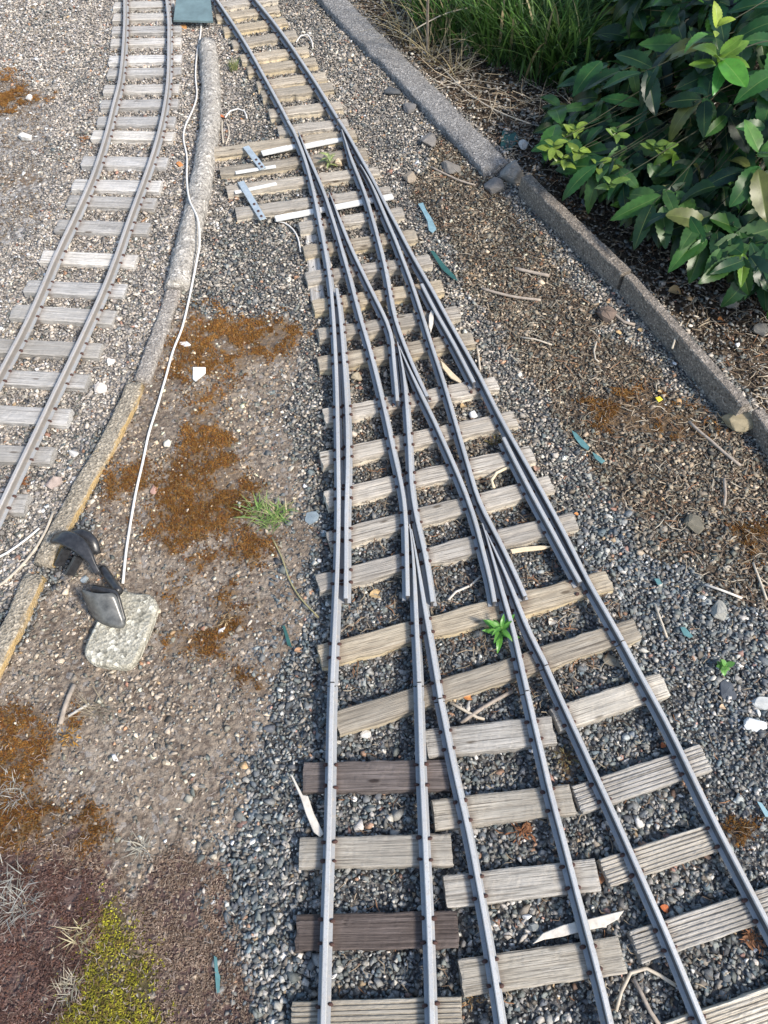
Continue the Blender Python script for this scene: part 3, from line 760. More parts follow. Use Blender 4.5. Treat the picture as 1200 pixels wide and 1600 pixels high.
rails.append(rail(tu, [(787, 683), (803, 715), (818, 744), (833, 773), (850, 804), (867, 835), (883, 866), (898, 893), (907, 909)], ZS, 'guard_rail'))
spikes(tu, ss_, rails)
# white painted throw bars, metal straps
WHITE = mat_simple('flaking_white_paint', (0.66, 0.66, 0.64), 0.6, 0, 0.12, 40)
STRAP = mat_simple('zinc_plated_strap', (0.52, 0.58, 0.60), 0.45, 0.5, 0.18, 60)
def bar(root, name, a, b, w, th, z, mat):
    p = g(a[0], a[1], z); q = g(b[0], b[1], z); d = q - p
    G = Geo(); G.box(Matrix.Identity(4), d.length, w, th, min(th, w) * 0.18)
    return link_mesh(name, G.mesh(name), mat, Matrix.Translation((p + q) / 2) @ Matrix.Rotation(math.atan2(d.y, d.x), 4, 'Z'), root)
for (a, b) in (((409, 240), (464, 228)), ((476, 229), (535, 217)), ((430, 342), (614, 307))):
    bar(tu, 'throw_bar', a, b, 0.026, 0.008, ZS - 0.004, WHITE)
for a_, b_ in (((481, 318), (497, 470)), ((556, 236), (572, 268))):
    p = g(*a_, 0.012); q = g(*b_, 0.012); G = Geo(); G.box(Matrix.Identity(4), (q - p).length, 0.045, 0.018, 0.003)
    link_mesh('bearer', G.mesh('bearer'), WOOD_GREY, Matrix.Translation((p + q) / 2 - Vector((0, 0, 0.009))) @ Matrix.Rotation(math.atan2((q - p).y, (q - p).x), 4, 'Z'), tu)
# white boxes sit just in front of the sleeper faces; thin white packing strips on the sleepers
for (a, b) in (((368, 270), (431, 260)), ((367, 301), (432, 287))):
    bar(tu, 'packing_strip', a, b, 0.015, 0.005, ZS + 0.0028, WHITE)
def strap(root, a, b, z):
    o = bar(root, 'strap', a, b, 0.024, 0.0035, z, STRAP)
    G = Geo()
    p = g(*a, z); q = g(*b, z); d = (q - p)
    for u_ in ((0.12,) if d.length < 0.13 else (0.62, 0.8, 0.93)):
        c_ = p.lerp(q, u_); V, F = sweep([c_ + Vector((0, 0, 0.001)), c_ + Vector((0, 0, 0.0045))], circ(0.0048, 8), up=Vector((0, 1, 0))); G.add(V, F)
    link_mesh('screw_head', G.mesh('screw_head'), RUST, Matrix.Identity(4), o)
strap(tu, (384, 229), (411, 264), ZS + 0.009)
strap(tu, (376, 284), (411, 343), ZS + 0.009)

# ---- the three tracks at the bottom
ZA = 0.030
tA = thing('railway_track', 'left one of the three bottom tracks, with two dark brown sleepers', 'railway track', g(590, 1400, 0))
sA = lay_sleepers(tA, [(473, 1214, 703, 1210), (467, 1333, 707, 1326), (462, 1457, 716, 1452), (454, 1594, 722, 1586)], ZA, 0.062, 0.036, WOOD_PALE, groove=(3,), dark=(0, 2))
a1 = rail(tA, [(519, 1067), (517, 1130), (516, 1200), (514.5, 1270), (513, 1330), (510, 1410), (508, 1480), (505.5, 1570), (503, 1660)], ZA)
a2 = rail(tA, [(655, 1067), (657, 1130), (659, 1200), (662, 1265), (665, 1330), (669, 1410), (672, 1485), (674.5, 1570), (677, 1660)], ZA)
spikes(tA, sA, [a1, a2])
tB = thing('railway_track', 'middle one of the three tracks at the bottom, on smooth pale sleepers', 'railway track', g(820, 1400, 0))
sB = lay_sleepers(tB, [(666, 1161, 867, 1139), (677, 1273, 896, 1248), (695, 1393, 935, 1366), (720, 1528, 974, 1491)], ZA, 0.062, 0.036, WOOD_PALE)
b1 = rail(tB, [(688, 1092), (697, 1135), (709, 1197), (722, 1252), (734, 1305), (751, 1395), (768, 1490), (785, 1600), (797, 1680)], ZA)
b2 = rail(tB, [(824, 1080), (834, 1123), (850, 1190), (863, 1247), (878, 1300), (903, 1398), (927, 1487), (953, 1590), (972, 1680)], ZA)
spikes(tB, sB, [b1, b2])
tC = thing('railway_track', 'right one of the three tracks at the bottom, on grooved decking sleepers', 'railway track', g(1070, 1400, 0))
sC = lay_sleepers(tC, [(867, 1124, 1040, 1068), (902, 1249, 1104, 1182), (945, 1364, 1131, 1303), (993, 1480, 1225, 1404), (1050, 1624, 1280, 1545)], ZA, 0.056, 0.036, WOOD_PALE, groove=(1, 2, 3, 4))
c1 = rail(tC, [(854, 1040), (880, 1098), (908, 1158), (930, 1207), (955, 1260), (987, 1332), (1017, 1400), (1046, 1466), (1073, 1532), (1100, 1598), (1130, 1670)], ZA)
c2 = rail(tC, [(974, 1002), (1007, 1063), (1040, 1123), (1073, 1190), (1110, 1267), (1150, 1345), (1193, 1427), (1240, 1515), (1290, 1610)], ZA)
spikes(tC, sC, [c1, c2])

# ------------------------------------------------------------------ concrete edgings
def kerb_line(name, label, pts, prof, mat, ztop, wob=0.0012, step=0.02, cat='edging', group=None, sm=True, nz=0.010):
    P = [g(x, y, ztop) for x, y in pts]; P = catmull(P, step); c = (P[0] + P[-1]) / 2; c.z = 0
    V, F = sweep(P, prof, wob=wob)
    for i in range(len(V)):
        v_ = V[i]; k_ = (fbm(np.array([v_.x * 18]), np.array([v_.y * 18 + v_.z * 30]), 5)[0] - .47) * nz; v_ += Vector((k_, k_ * 0.5, k_ * 0.5))
    me = mesh_py(name, [v_ - c for v_ in V], F, sm)
    bm = bmesh.new(); bm.from_mesh(me); bmesh.ops.recalc_face_normals(bm, faces=bm.faces)
    bm.to_mesh(me); bm.free()
    o = link_mesh(name, me, mat, Matrix.Translation(c)); tag(o, label, cat, group)
    return o
def leanprof(w, d, out):
    h = w / 2
    return [(-h - out * .8, -d), (-h, -.003), (-h + 0.003, 0), (0, 0.0003), (h - 0.003, 0), (h, -0.004), (h, -d)]
def flatprof(w, d, r=0.006):
    h = w / 2
    return [(-h, -d), (-h, -d * .5), (-h, -r), (-h + r * .35, -r * .35), (-h + r, 0), (-h * .35, 0.0006), (h * .35, 0.0006), (h - r, 0), (h - r * .35, -r * .35), (h, -r), (h, -d * .5), (h, -d)]
G_EDGE = 'edging pieces in line beside the left track'
kerb_line('rounded_edging', 'long rough round-backed edging piece beside the curved track', [(323, 66), (326, 100), (328, 140), (327, 185), (321, 230), (314, 275), (306, 315), (297, 352), (288, 392), (279, 428), (275, 447)],
          [(0.040 * math.cos(a), 0.040 * math.sin(a) - 0.018) for a in [2 * math.pi * k / 18 for k in range(18)]], CONC_ROUND, 0.030, 0.0018, group=G_EDGE)
kerb_line('flat_edging', 'narrow grey flat-topped edging piece between the rounded piece and the yellow-edged one', [(271, 450), (262, 478), (252, 508), (241, 538), (230, 568), (220, 592)], flatprof(0.048, 0.06), CONC_FLAT2, 0.026, group=G_EDGE)
kerb_line('flat_edging', 'longest flat edging piece, edged with yellow, ending by the black lamp', [(210, 597), (200, 622), (188, 650), (174, 678), (159, 706), (143, 732), (126, 760), (109, 792), (94, 820), (78, 852), (65, 880)], flatprof(0.052, 0.06), CONC_FLAT, 0.026, group=G_EDGE)
kerb_line('flat_edging', 'yellowed flat edging piece running off the left margin below the black lamp', [(52, 897), (38, 930), (24, 962), (8, 995), (-10, 1032), (-32, 1075)], flatprof(0.050, 0.06), CONC_FLAT, 0.026, group=G_EDGE)

kerb_line('concrete_kerb', 'broad weathered grey kerb at the top right of the tracks, the widest of the kerbs', [(488, -38), (528, 5), (577, 56), (620, 98), (653, 131), (710, 190), (744, 225), (777, 260)], flatprof(0.112, 0.09, 0.010), CONC_OLD, 0.034, 0.0018, cat='kerb', group='kerb blocks along the planting bed')
kerb_line('concrete_kerb', 'tilted kerb block next to the laurel, between the broad kerb and the long thin one', [(822, 274), (862, 313), (902, 351), (942, 389), (979, 424)], leanprof(0.042, 0.10, 0.04), CONC_EDGE, 0.080, wob=0.0004, sm=False, nz=0.004, cat='kerb', group='kerb blocks along the planting bed')
kerb_line('concrete_kerb', 'long thin brownish kerb block below the laurel, ending by the flat olive stone', [(983, 428), (1028, 478), (1073, 528), (1120, 580), (1166, 632)], leanprof(0.032, 0.10, 0.042), CONC_EDGE, 0.082, wob=0.0004, sm=False, nz=0.004, cat='kerb', group='kerb blocks along the planting bed')
kerb_line('concrete_kerb', 'kerb block at the right margin, beside the flat olive stone', [(1186, 640), (1215, 680), (1260, 740), (1310, 810)], leanprof(0.034, 0.09, 0.028), CONC_EDGE, 0.066, wob=0.0004, sm=False, nz=0.004, cat='kerb', group='kerb blocks along the planting bed')

# ------------------------------------------------------------------ rocks (each one that can be picked out)
def rock_mesh(sx, sy, sz, seed, sub=2):
    rr = np.random.default_rng(seed); bm = bmesh.new()
    for k in range(16):
        d = rr.normal(size=3); d /= np.linalg.norm(d); d *= rr.uniform(0.85, 1.05); bm.verts.new((d[0] * sx / 2, d[1] * sy / 2, max(-.6, min(.75, d[2])) * sz / 2 / 0.75))
    bmesh.ops.convex_hull(bm, input=list(bm.verts)); bmesh.ops.delete(bm, geom=[q for q in bm.verts if not q.link_faces], context='VERTS')
    bmesh.ops.bevel(bm, geom=list(bm.edges), offset=min(sx, sy, sz) * 0.06, segments=1, affect='EDGES')
    bmesh.ops.triangulate(bm, faces=list(bm.faces)); bmesh.ops.subdivide_edges(bm, edges=list(bm.edges), cuts=1, use_grid_fill=True)
    for v_ in bm.verts:
        v_.co += Vector(rr.normal(0, min(sx, sy, sz) * 0.015, 3))
    me = bpy.data.meshes.new('rock'); bm.to_mesh(me); bm.free(); return me
def px_m(py): return 0.0643 * (py + 1032) / 0.197
def rock(px, py, wpx, hpx, col, label, name='stone', thick=0.5, rot=0.0, z=0.004):
    p = g(px, py, 0.01); s = px_m(py); sx = wpx / s; sy = hpx / s / max(0.5, (py + 1032) * 0.537 / 1200)
    mt = mat_simple(name + '_mineral', col, 0.8, 0, 0.22, 50, 0.3)
    o = link_mesh(name, rock_mesh(sx, sy, min(sx, sy) * thick, random.randint(0, 9999)), mt, Matrix.Translation((p.x, p.y, hz(p.x, p.y) + z + min(sx, sy) * thick * 0.28)) @ Matrix.Rotation(rot, 4, 'Z'))
    tag(o, label, 'stone')
rock(800, 276, 52, 30, (0.22, 0.21, 0.195), 'crumbled mortar lump filling the gap between the broad kerb and the tilted block', thick=0.5, rot=-.6, z=0.012)
rock(770, 292, 34, 26, (0.17, 0.16, 0.15), 'dark broken stone just below the end of the broad kerb', thick=0.5, rot=.5)
rock(1152, 662, 62, 38, (0.27, 0.23, 0.15), 'flat olive brown stone lying against the kerb end at the right', thick=0.45, rot=-.2, z=0.012)
rock(1178, 1133, 44, 32, (0.60, 0.62, 0.62), 'large pale grey white stone at the right margin', thick=0.5)
rock(1190, 1098, 40, 26, (0.42, 0.43, 0.42), 'rounded grey stone just above the large white one at the right margin', thick=0.5)
rock(1085, 820, 44, 32, (0.16, 0.145, 0.11), 'dark olive ribbed stone to the right of the long turnout sleepers', thick=0.5, rot=-.5)
rock(1122, 955, 34, 36, (0.30, 0.295, 0.26), 'angular grey stone on the gravel right of the turnout', thick=0.4)
rock(1137, 1078, 34, 40, (0.075, 0.085, 0.10), 'smooth dark slate chip below the small green seedling', thick=0.2)
rock(955, 1035, 36, 28, (0.17, 0.16, 0.13), 'flat brown grey stone touching the right rail below the last long sleeper', thick=0.3, rot=-.6)
rock(948, 495, 36, 26, (0.16, 0.12, 0.095), 'round brown stone near the joint of two kerb blocks', thick=0.6, z=0.006)
rock(880, 96 + 264, 30, 14, (0.20, 0.19, 0.17), 'flat grey stone tucked at the foot of the tilted kerb block', thick=0.3)
rock(614, 142, 34, 13, (0.085, 0.09, 0.095), 'dark flat stone beside the broad kerb', thick=0.4)
rock(640, 168, 24, 18, (0.17, 0.165, 0.16), 'grey stone just below the dark flat one beside the broad kerb', thick=0.5)
rock(668, 222, 30, 22, (0.19, 0.18, 0.17), 'grey brown stone between the broad kerb and the turnout', thick=0.5)
rock(640, 280, 24, 20, (0.30, 0.25, 0.19), 'light brown stone right of the upper turnout sleepers', thick=0.5)
rock(705, 262, 36, 24, (0.20, 0.185, 0.165), 'dull stone near the lower end of the broad kerb', thick=0.4)
rock(488, 808, 26, 24, (0.22, 0.27, 0.30), 'flat blue grey stone between the weed tuft and the turnout', thick=0.25, rot=.4)
rock(740, 648, 16, 12, (0.66, 0.68, 0.68), 'bright white stone between the turnout rails', thick=0.7)
rock(573, 1146, 24, 16, (0.60, 0.58, 0.54), 'white stone below the lowest turnout sleeper', thick=0.6)
rock(553, 1248, 12, 11, (0.68, 0.67, 0.64), 'small round white pebble below the upper dark sleeper', thick=0.8)
rock(824, 1432, 18, 15, (0.70, 0.70, 0.68), 'round white pebble beside the white timber splinter', thick=0.8)
rock(835, 1450, 24, 20, (0.22, 0.235, 0.23), 'greenish grey pebble just below the round white one', thick=0.5)
rock(558, 590, 22, 14, (0.38, 0.33, 0.24), 'tan stone between the left turnout rails', thick=0.6)
rock(529, 260, 14, 11, (0.62, 0.50, 0.34), 'yellowish stone beside the seedling in the turnout', thick=0.8, z=0.012)
rock(158, 608, 26, 17, (0.55, 0.50, 0.45), 'cream and pink stone between the left track and the edging', thick=0.6)
rock(170, 566, 22, 12, (0.66, 0.64, 0.60), 'pale oblong stone beside the left track', thick=0.6)
rock(114, 706, 26, 14, (0.56, 0.54, 0.50), 'white splintered stone below the last left sleepers', thick=0.5, rot=-.7)
rock(85, 755, 30, 24, (0.34, 0.28, 0.25), 'reddish grey lump of stone near the end of the left track', thick=0.6)
rock(262, 695, 14, 13, (0.60, 0.57, 0.48), 'squarish cream stone near the white cable', thick=0.7)
rock(240, 765, 14, 18, (0.42, 0.26, 0.21), 'pink stone on the orange moss near the cable', thick=0.4)
rock(40, 214, 25, 10, (0.66, 0.64, 0.60), 'oblong white stone at the upper left margin', thick=0.6)
rock(46, 153, 12, 9, (0.64, 0.62, 0.58), 'small white stone above the oblong one at upper left', thick=0.7)
rock(132, 905, 14, 14, (0.30, 0.34, 0.36), 'blue grey chip between the lamp head and its panel', thick=0.6)
rock(1140, 470, 36, 24, (0.22, 0.20, 0.17), 'grey brown stone in the planting bed by the kerb', thick=0.5)
rock(1190, 515, 30, 22, (0.17, 0.165, 0.15), 'dark stone in the planting bed at the right margin', thick=0.5)
rock(817, 228, 17, 15, (0.46, 0.45, 0.42), 'round pale stone in the bed beside the green shard', thick=0.8)

# flat white tile shards
def shard(px, pts, z, th, mat, label, name, cat):
    c = g(px[0], px[1], 0); zz = hz(c.x, c.y) + z
    P = [g(x, y, zz) for x, y in pts]; c = sum(P, Vector()) / len(P); n = len(P)
    V = [p - c for p in P] + [p - c + Vector((0, 0, -th)) for p in P]
    F = [tuple(range(n)), tuple(range(2 * n - 1, n - 1, -1))] + [(i, i + n, (i + 1) % n + n, (i + 1) % n) for i in range(n)]
    me = mesh_py(name, V, F)
    bm = bmesh.new(); bm.from_mesh(me); bmesh.ops.recalc_face_normals(bm, faces=bm.faces)
    bmesh.ops.bevel(bm, geom=list(bm.edges), offset=th * 0.2, segments=1, affect='EDGES'); bm.to_mesh(me); bm.free()
    o = link_mesh(name, me, mat, Matrix.Translation(c) @ Matrix.Rotation(random.uniform(-.04, .04), 4, 'X'))
    if cat: tag(o, label, cat)
    return o
TILE = mat_simple('glazed_white_tile', (0.80, 0.81, 0.80), 0.3, 0, 0.04)
shard((311, 583), [(301, 573), (321, 573), (321, 582), (305, 595), (301, 592)], 0.012, 0.006, TILE, 'clean white broken tile lying on the orange moss', 'tile_shard', 'tile shard')
shard((288, 537), [(279, 534), (292, 533), (298, 538), (290, 541), (281, 539)], 0.012, 0.005, TILE, 'small white sliver of tile above the larger white shard', 'tile_shard', 'tile shard')
GREENP = mat_simple('faded_green_plastic', (0.09, 0.20, 0.205), 0.45, 0, 0.25, 50)
DGREENP = mat_simple('dark_green_plastic', (0.03, 0.10, 0.09), 0.45, 0, 0.25, 50)
BLUEP = mat_simple('faded_blue_plastic', (0.23, 0.37, 0.41), 0.45, 0, 0.2, 50)
def scrap(pts, mat, label, z=0.014): return shard(pts[0], pts, z, 0.0015, mat, label, 'plastic_scrap', 'plastic scrap')
scrap([(653, 318), (661, 316), (666, 328), (674, 340), (682, 358), (676, 364), (670, 360), (668, 346), (660, 330)], BLUEP, 'light blue strip of plastic beside the upper turnout rails')
scrap([(672, 392), (678, 392), (690, 408), (712, 432), (716, 439), (706, 434), (690, 420)], DGREENP, 'dark green strip of plastic below the light blue one')
scrap([(893, 672), (900, 676), (912, 688), (921, 698), (919, 704), (908, 697), (898, 684)], GREENP, 'upper teal strip of plastic right of the turnout')
scrap([(925, 706), (934, 711), (946, 720), (940, 724), (930, 716)], GREENP, 'small teal bit of plastic below the longer teal strip')
scrap([(334, 1493), (339, 1496), (341, 1518), (344, 1525), (343, 1550), (338, 1552), (336, 1525)], GREENP, 'teal plastic sliver on the brown moss at the lower left')
scrap([(785, 205), (805, 207), (812, 218), (795, 236), (782, 228)], DGREENP, 'dark green shard of plastic on the soil beside the broad kerb', 0.004)
scrap([(1063, 980), (1070, 979), (1083, 994), (1078, 997), (1068, 992)], GREENP, 'tiny teal chip on the gravel right of the last long sleepers')
scrap([(1022, 904), (1030, 904), (1035, 912), (1028, 914)], GREENP, 'tiny teal chip above the white stalk on the right')
scrap([(441, 977), (445, 977), (453, 1000), (456, 1012), (449, 1008)], DGREENP, 'thin dark green sliver on the gravel left of the turnout')
scrap([(1183, 1252), (1190, 1254), (1200, 1268), (1206, 1276), (1196, 1276)], BLUEP, 'light blue scrap at the right margin')
YEL = mat_simple('yellow_petal', (0.75, 0.62, 0.05), 0.6)
shard((1029, 623), [(1024, 621), (1031, 619), (1036, 624), (1029, 628)], 0.014, 0.002, YEL, 'small bright yellow petal on the soil', 'petal', 'petal')

# ------------------------------------------------------------------ slab, lamp, board, cables
pts = [(136, 1000), (143, 985), (150, 970), (158, 952), (170, 938), (182, 926), (192, 920), (201, 923), (208, 926), (222, 925), (235, 928), (243, 936), (245, 948), (240, 965), (233, 985), (224, 1005), (216, 1025), (208, 1038), (197, 1044), (180, 1042), (160, 1040), (143, 1036), (133, 1027), (131, 1014)]
shard((190, 985), pts, 0.032, 0.028, SLAB, 'rounded pebbled concrete slab lying under the black lamp panel', 'concrete_slab', 'slab')
BLACK = mat_simple('dusty_black_plastic', (0.028, 0.029, 0.032), 0.3, 0, 0.5, 90)
PANEL = mat_simple('dusty_dark_glass', (0.10, 0.102, 0.098), 0.28, 0.0, 0.5, 50)
lp = g(150, 925, 0)
lamp = thing('garden_lamp', 'black plastic solar garden lamp toppled beside the pebbled slab', 'lamp', lp)
def sheet(name, top, bot, zt, zb, th, nrm, mat, bulge=0.0, nu=10, nv=8, root=None):
    """curved plate between a top and bottom edge"""
    A = [g(*p, zt) for p in top]; B = [g(*p, zb) for p in bot]
    V = []; n = Vector(nrm).normalized()
    for side in (0, 1):
        for i in range(nu + 1):
            u_ = i / nu
            a = A[0].lerp(A[1], u_); b = B[0].lerp(B[1], u_)
            for j in range(nv + 1):
                w_ = j / nv
                q = a.lerp(b, w_) + n * (bulge * (1 - (2 * u_ - 1) ** 2)) - n * th * side
                # rounded corners
                cx = abs(2 * u_ - 1); cy = abs(2 * w_ - 1)
                if cx > .7 and cy > .7:
                    k = math.hypot((cx - .7) / .3, (cy - .7) / .3)
                    if k > 1:
                        mid = A[0].lerp(A[1], .5).lerp(B[0].lerp(B[1], .5), .5); q = q.lerp(mid, 0.10 * (k - 1) / .414)
                V.append(q)
    F = []; m = nv + 1; o_ = (nu + 1) * m
    for i in range(nu):
        for j in range(nv):
            a = i * m + j; F.append((a, a + 1, a + m + 1, a + m)); F.append((a + o_, a + m + o_, a + m + 1 + o_, a + 1 + o_))
    for i in range(nu):
        for a in (i * m, i * m + nv): F.append((a, a + m, a + m + o_, a + o_))
    for j in range(nv):
        for a in (j, nu * m + j): F.append((a, a + 1, a + 1 + o_, a + o_))
    me = mesh_py(name, V, F, True)
    bm = bmesh.new(); bm.from_mesh(me); bmesh.ops.remove_doubles(bm, verts=bm.verts, dist=1e-5); bmesh.ops.recalc_face_normals(bm, faces=bm.faces)
    bm.to_mesh(me); bm.free(); me.shade_smooth() if hasattr(me, 'shade_smooth') else None
    return link_mesh(name, me, mat, Matrix.Identity(4), root)
sheet('solar_panel', ((124, 919), (180, 926)), ((143, 964), (199, 982)), 0.090, 0.036, 0.004, (0.15, -1, 0.5), PANEL, 0.014, root=lamp)
sheet('panel_back', ((140, 916), (184, 925)), ((150, 950), (198, 978)), 0.084, 0.042, 0.010, (0.15, -1, 0.5), BLACK, 0.0, root=lamp)
# stake from the panel to the head, then the lamp head: a tapering ribbed shell
G = Geo(); V, F = sweep(catmull([g(186, 925, 0.050), g(172, 905, 0.035), g(160, 888, 0.030)], 0.01), circ(0.011, 10), up=Vector((0, 0, 1))); G.add(V, F)
link_mesh('neck', G.mesh('neck', True), BLACK, Matrix.Identity(4), lamp)
def head_shell():
    P = catmull([g(84, 842, 0.060), g(100, 840, 0.075), g(122, 851, 0.078), g(140, 872, 0.062), g(154, 897, 0.038)], 0.008)
    V = []; F = []; n = len(P); m = 12
    for i, p in enumerate(P):
        u_ = i / (n - 1); w = 0.008 + 0.013 * math.sin(math.pi * min(1, u_ * 1.1 + 0.12)) ** 0.7; t_ = (P[min(i + 1, n - 1)] - P[max(i - 1, 0)]).normalized()
        side = Vector((-0.75, -0.62, -0.2)); side = (side - t_ * side.dot(t_)).normalized(); nn = t_.cross(side)
        for k in range(m):
            a = 2 * math.pi * k / m; V.append(p + side * (w * math.cos(a)) + nn * (0.010 + 0.004 * math.cos(2 * a)) * math.sin(a))
    for i in range(n - 1):
        for k in range(m): F.append((i * m + k, i * m + (k + 1) % m, (i + 1) * m + (k + 1) % m, (i + 1) * m + k))
    F.append(tuple(range(m))); F.append(tuple(range((n - 1) * m, n * m)))
    me = mesh_py('lamp_head', V, F, True); bm = bmesh.new(); bm.from_mesh(me); bmesh.ops.recalc_face_normals(bm, faces=bm.faces); bm.to_mesh(me); bm.free(); return me
hd = link_mesh('lamp_head', head_shell(), BLACK, Matrix.Identity(4), lamp)
for a, b in (((104, 858), (92, 884)), ((124, 870), (108, 898))):
    p = g(*a, 0.055); q = g(*b, 0.020); G = Geo(); V, F = sweep([p, p.lerp(q, .5), q], [(-0.012, -0.004), (-0.012, 0.004), (0.012, 0.004), (0.012, -0.004)], up=Vector((1, -1, 0.3))); G.add(V, F)
    link_mesh('fin', G.mesh('fin'), BLACK, Matrix.Identity(4), lamp)
V, F = sweep(catmull([g(112, 842, 0.04), g(128, 838, 0.055), g(141, 848, 0.05), g(146, 866, 0.03)], 0.01), [(a * 1.0, b * 0.5) for a, b in circ(0.020, 10)], up=Vector((0, -.6, 1)))
link_mesh('lens_rim', mesh_py('lens_rim', V, F, True), BLACK, Matrix.Identity(4), lamp)

BOARDM = mat_simple('slate_green_board', (0.13, 0.19, 0.20), 0.5, 0, 0.2, 25)
pb = [g(271, 31, 0.045), g(333, 33, 0.045), g(328, -8, 0.075), g(276, -8, 0.075)]
cb = sum(pb, Vector()) / 4
Vb = [p - cb for p in pb] + [p - cb - Vector((0, 0, 0.008)) for p in pb]
me = mesh_py('board', Vb, [(0, 1, 2, 3), (7, 6, 5, 4), (0, 4, 5, 1), (1, 5, 6, 2), (2, 6, 7, 3), (3, 7, 4, 0)])
tag(link_mesh('board', me, BOARDM, Matrix.Translation(cb)), 'dark grey green board propped between the two tracks at the top', 'board')

WCABLE = mat_simple('dirty_white_cable', (0.68, 0.66, 0.62), 0.5, 0, 0.1, 30)
BEIGE = mat_simple('bleached_twine', (0.50, 0.44, 0.35), 0.8, 0, 0.2, 60)
def line(name, label, cat, pts, r, mat, z=0.012, group=None, flat=1.0, zs=None):
    P = []
    for i, (x, y) in enumerate(pts):
        q = g(x, y, z + (zs[i] if zs else 0)); q.z = hz(q.x, q.y) * (0 if zs and zs[i] else 1) + z + (zs[i] if zs else 0); P.append(q)
    P = catmull(P, 0.02); c = P[0].copy()
    V, F = sweep([p - c for p in P], [(a, b * flat) for a, b in circ(r, 8)])
    return tag(link_mesh(name, mesh_py(name, V, F, True), mat, Matrix.Translation(c)), label, cat, group)
line('cable', 'long white cable winding from the green board to the pebbled slab', 'cable', [(315, 36), (313, 58), (308, 85), (306, 120), (308, 150), (302, 172), (290, 198), (287, 218), (292, 245), (292, 280), (296, 312), (309, 342), (312, 380), (308, 405), (301, 440), (295, 475), (285, 515), (271, 552), (258, 597), (245, 640), (233, 680), (224, 720), (213, 768), (205, 812), (197, 860), (192, 912)], 0.0036, WCABLE, zs=[0, 0, 0, 0, 0, 0, 0, 0, .004, .024, .040, .044, .042, .030, .010] + [0] * 11)
line('cable', 'short curled white cord on the gravel between the edging and the top track', 'cable', [(352, 184), (360, 174), (372, 170), (382, 174), (386, 186)], 0.003, WCABLE)
line('dry_stalk', 'pale dead stalk hanging below the curled white cord', 'stalk', [(347, 188), (347, 205), (349, 224)], 0.003, BEIGE)
line('dry_stalk', 'bent pale dead stalk just right of the straight one below the curled cord', 'stalk', [(353, 190), (357, 200), (358, 212), (353, 226)], 0.0025, BEIGE)
line('cable', 'thin pale cord crossing the gravel at the left margin', 'cable', [(-20, 925), (5, 910), (30, 888), (52, 862), (72, 830), (84, 800)], 0.004, BEIGE, flat=.5)
line('cable', 'thin grey wire above the pale cord at the left margin', 'cable', [(-20, 878), (10, 864), (40, 843), (62, 826)], 0.003, WCABLE)
line('cable', 'white wire looping out below the lowest strapped sleeper', 'cable', [(430, 347), (445, 350), (458, 360), (466, 374), (470, 395)], 0.0028, WCABLE)
line('cable', 'short arched white wire right of the top track', 'cable', [(463, 68), (470, 56), (480, 54), (487, 64), (489, 76)], 0.0028, WCABLE, zs=[0, .01, .015, .01, 0])

# splinters and sticks, each a thing
def splinter(label, pts, mat, z=0.02, th=0.006, name='wood_splinter', cat='splinter'):
    return shard(pts[0], pts, z, th, mat, label, name, cat)
SPL = mat_simple('bleached_splinter', (0.60, 0.56, 0.49), 0.8, 0, 0.2, 70)
SPLY = mat_simple('fresh_split_wood', (0.66, 0.55, 0.38), 0.7, 0, 0.12, 70)
splinter('long white wooden splinter leaning on the left rail', [(453, 1209), (457, 1211), (473, 1242), (481, 1243), (490, 1270), (506, 1303), (500, 1308), (490, 1300), (478, 1272), (470, 1247)], SPL, 0.034)
splinter('broad white splinter passing beneath the middle track rail', [(832, 1475), (848, 1458), (880, 1445), (915, 1437), (955, 1427), (976, 1422), (966, 1436), (945, 1448), (915, 1454), (880, 1463), (850, 1468)], SPL, 0.022)
splinter('white wedge of wood between the upper guard rail and closure rail', [(670, 493), (674, 484), (678, 488), (677, 505), (673, 519), (670, 510)], SPL, 0.05)
splinter('curved cream splinter inside the turnout below the white wedge', [(688, 562), (695, 568), (708, 582), (722, 595), (719, 598), (704, 590), (692, 575)], SPLY, 0.03)
splinter('cream sliver below the long sleeper right of the third frog', [(797, 858), (820, 854), (845, 852), (862, 853), (848, 858), (820, 861), (800, 864)], SPLY, 0.03)
def stick(label, pts, r, mat=None, z=0.012, name='twig', cat='twig'):
    return line(name, label, cat, pts, r, mat or BEIGE, z)
GREYSTICK = mat_simple('grey_driftwood', (0.33, 0.28, 0.23), 0.85, 0, 0.25, 60)
BROWNST = mat_simple('brown_twig_bark', (0.17, 0.12, 0.085), 0.85, 0, 0.25, 60)
stick('long straight dead stem lying on the soil below the thin kerb', [(1077, 658), (1095, 676), (1112, 691), (1132, 708), (1157, 728)], 0.0042, GREYSTICK)
stick('upright looking grey twig near the right margin below the dead stem', [(1131, 748), (1133, 770), (1131, 790)], 0.0042, GREYSTICK)
stick('white stalk on the gravel right of the turnout', [(1101, 914), (1125, 922), (1159, 935)], 0.0032, SPL)
stick('forked beige twig on the gravel right of the turnout', [(1023, 944), (1030, 962), (1038, 985), (1042, 996)], 0.003)
stick('long thin stalk at the right margin', [(1176, 880), (1186, 905), (1198, 938)], 0.003)
stick('brown twig lying across the gravel between left and right tracks below the turnout', [(720, 1130), (745, 1112), (772, 1095), (800, 1080)], 0.0045, GREYSTICK)
stick('pale twig crossing the brown one below the turnout', [(703, 1098), (722, 1108), (745, 1121), (757, 1124)], 0.0035)
stick('thick grey stick near the upper right, left of the tilted kerb block', [(752, 452), (780, 460), (808, 466), (845, 470)], 0.0045, GREYSTICK)
stick('grey stick pointing to the kerb above the thick one', [(804, 420), (830, 426), (858, 432)], 0.0055, GREYSTICK)
stick('slim beige stick below the grey sticks', [(816, 528), (835, 531), (862, 540)], 0.0028)
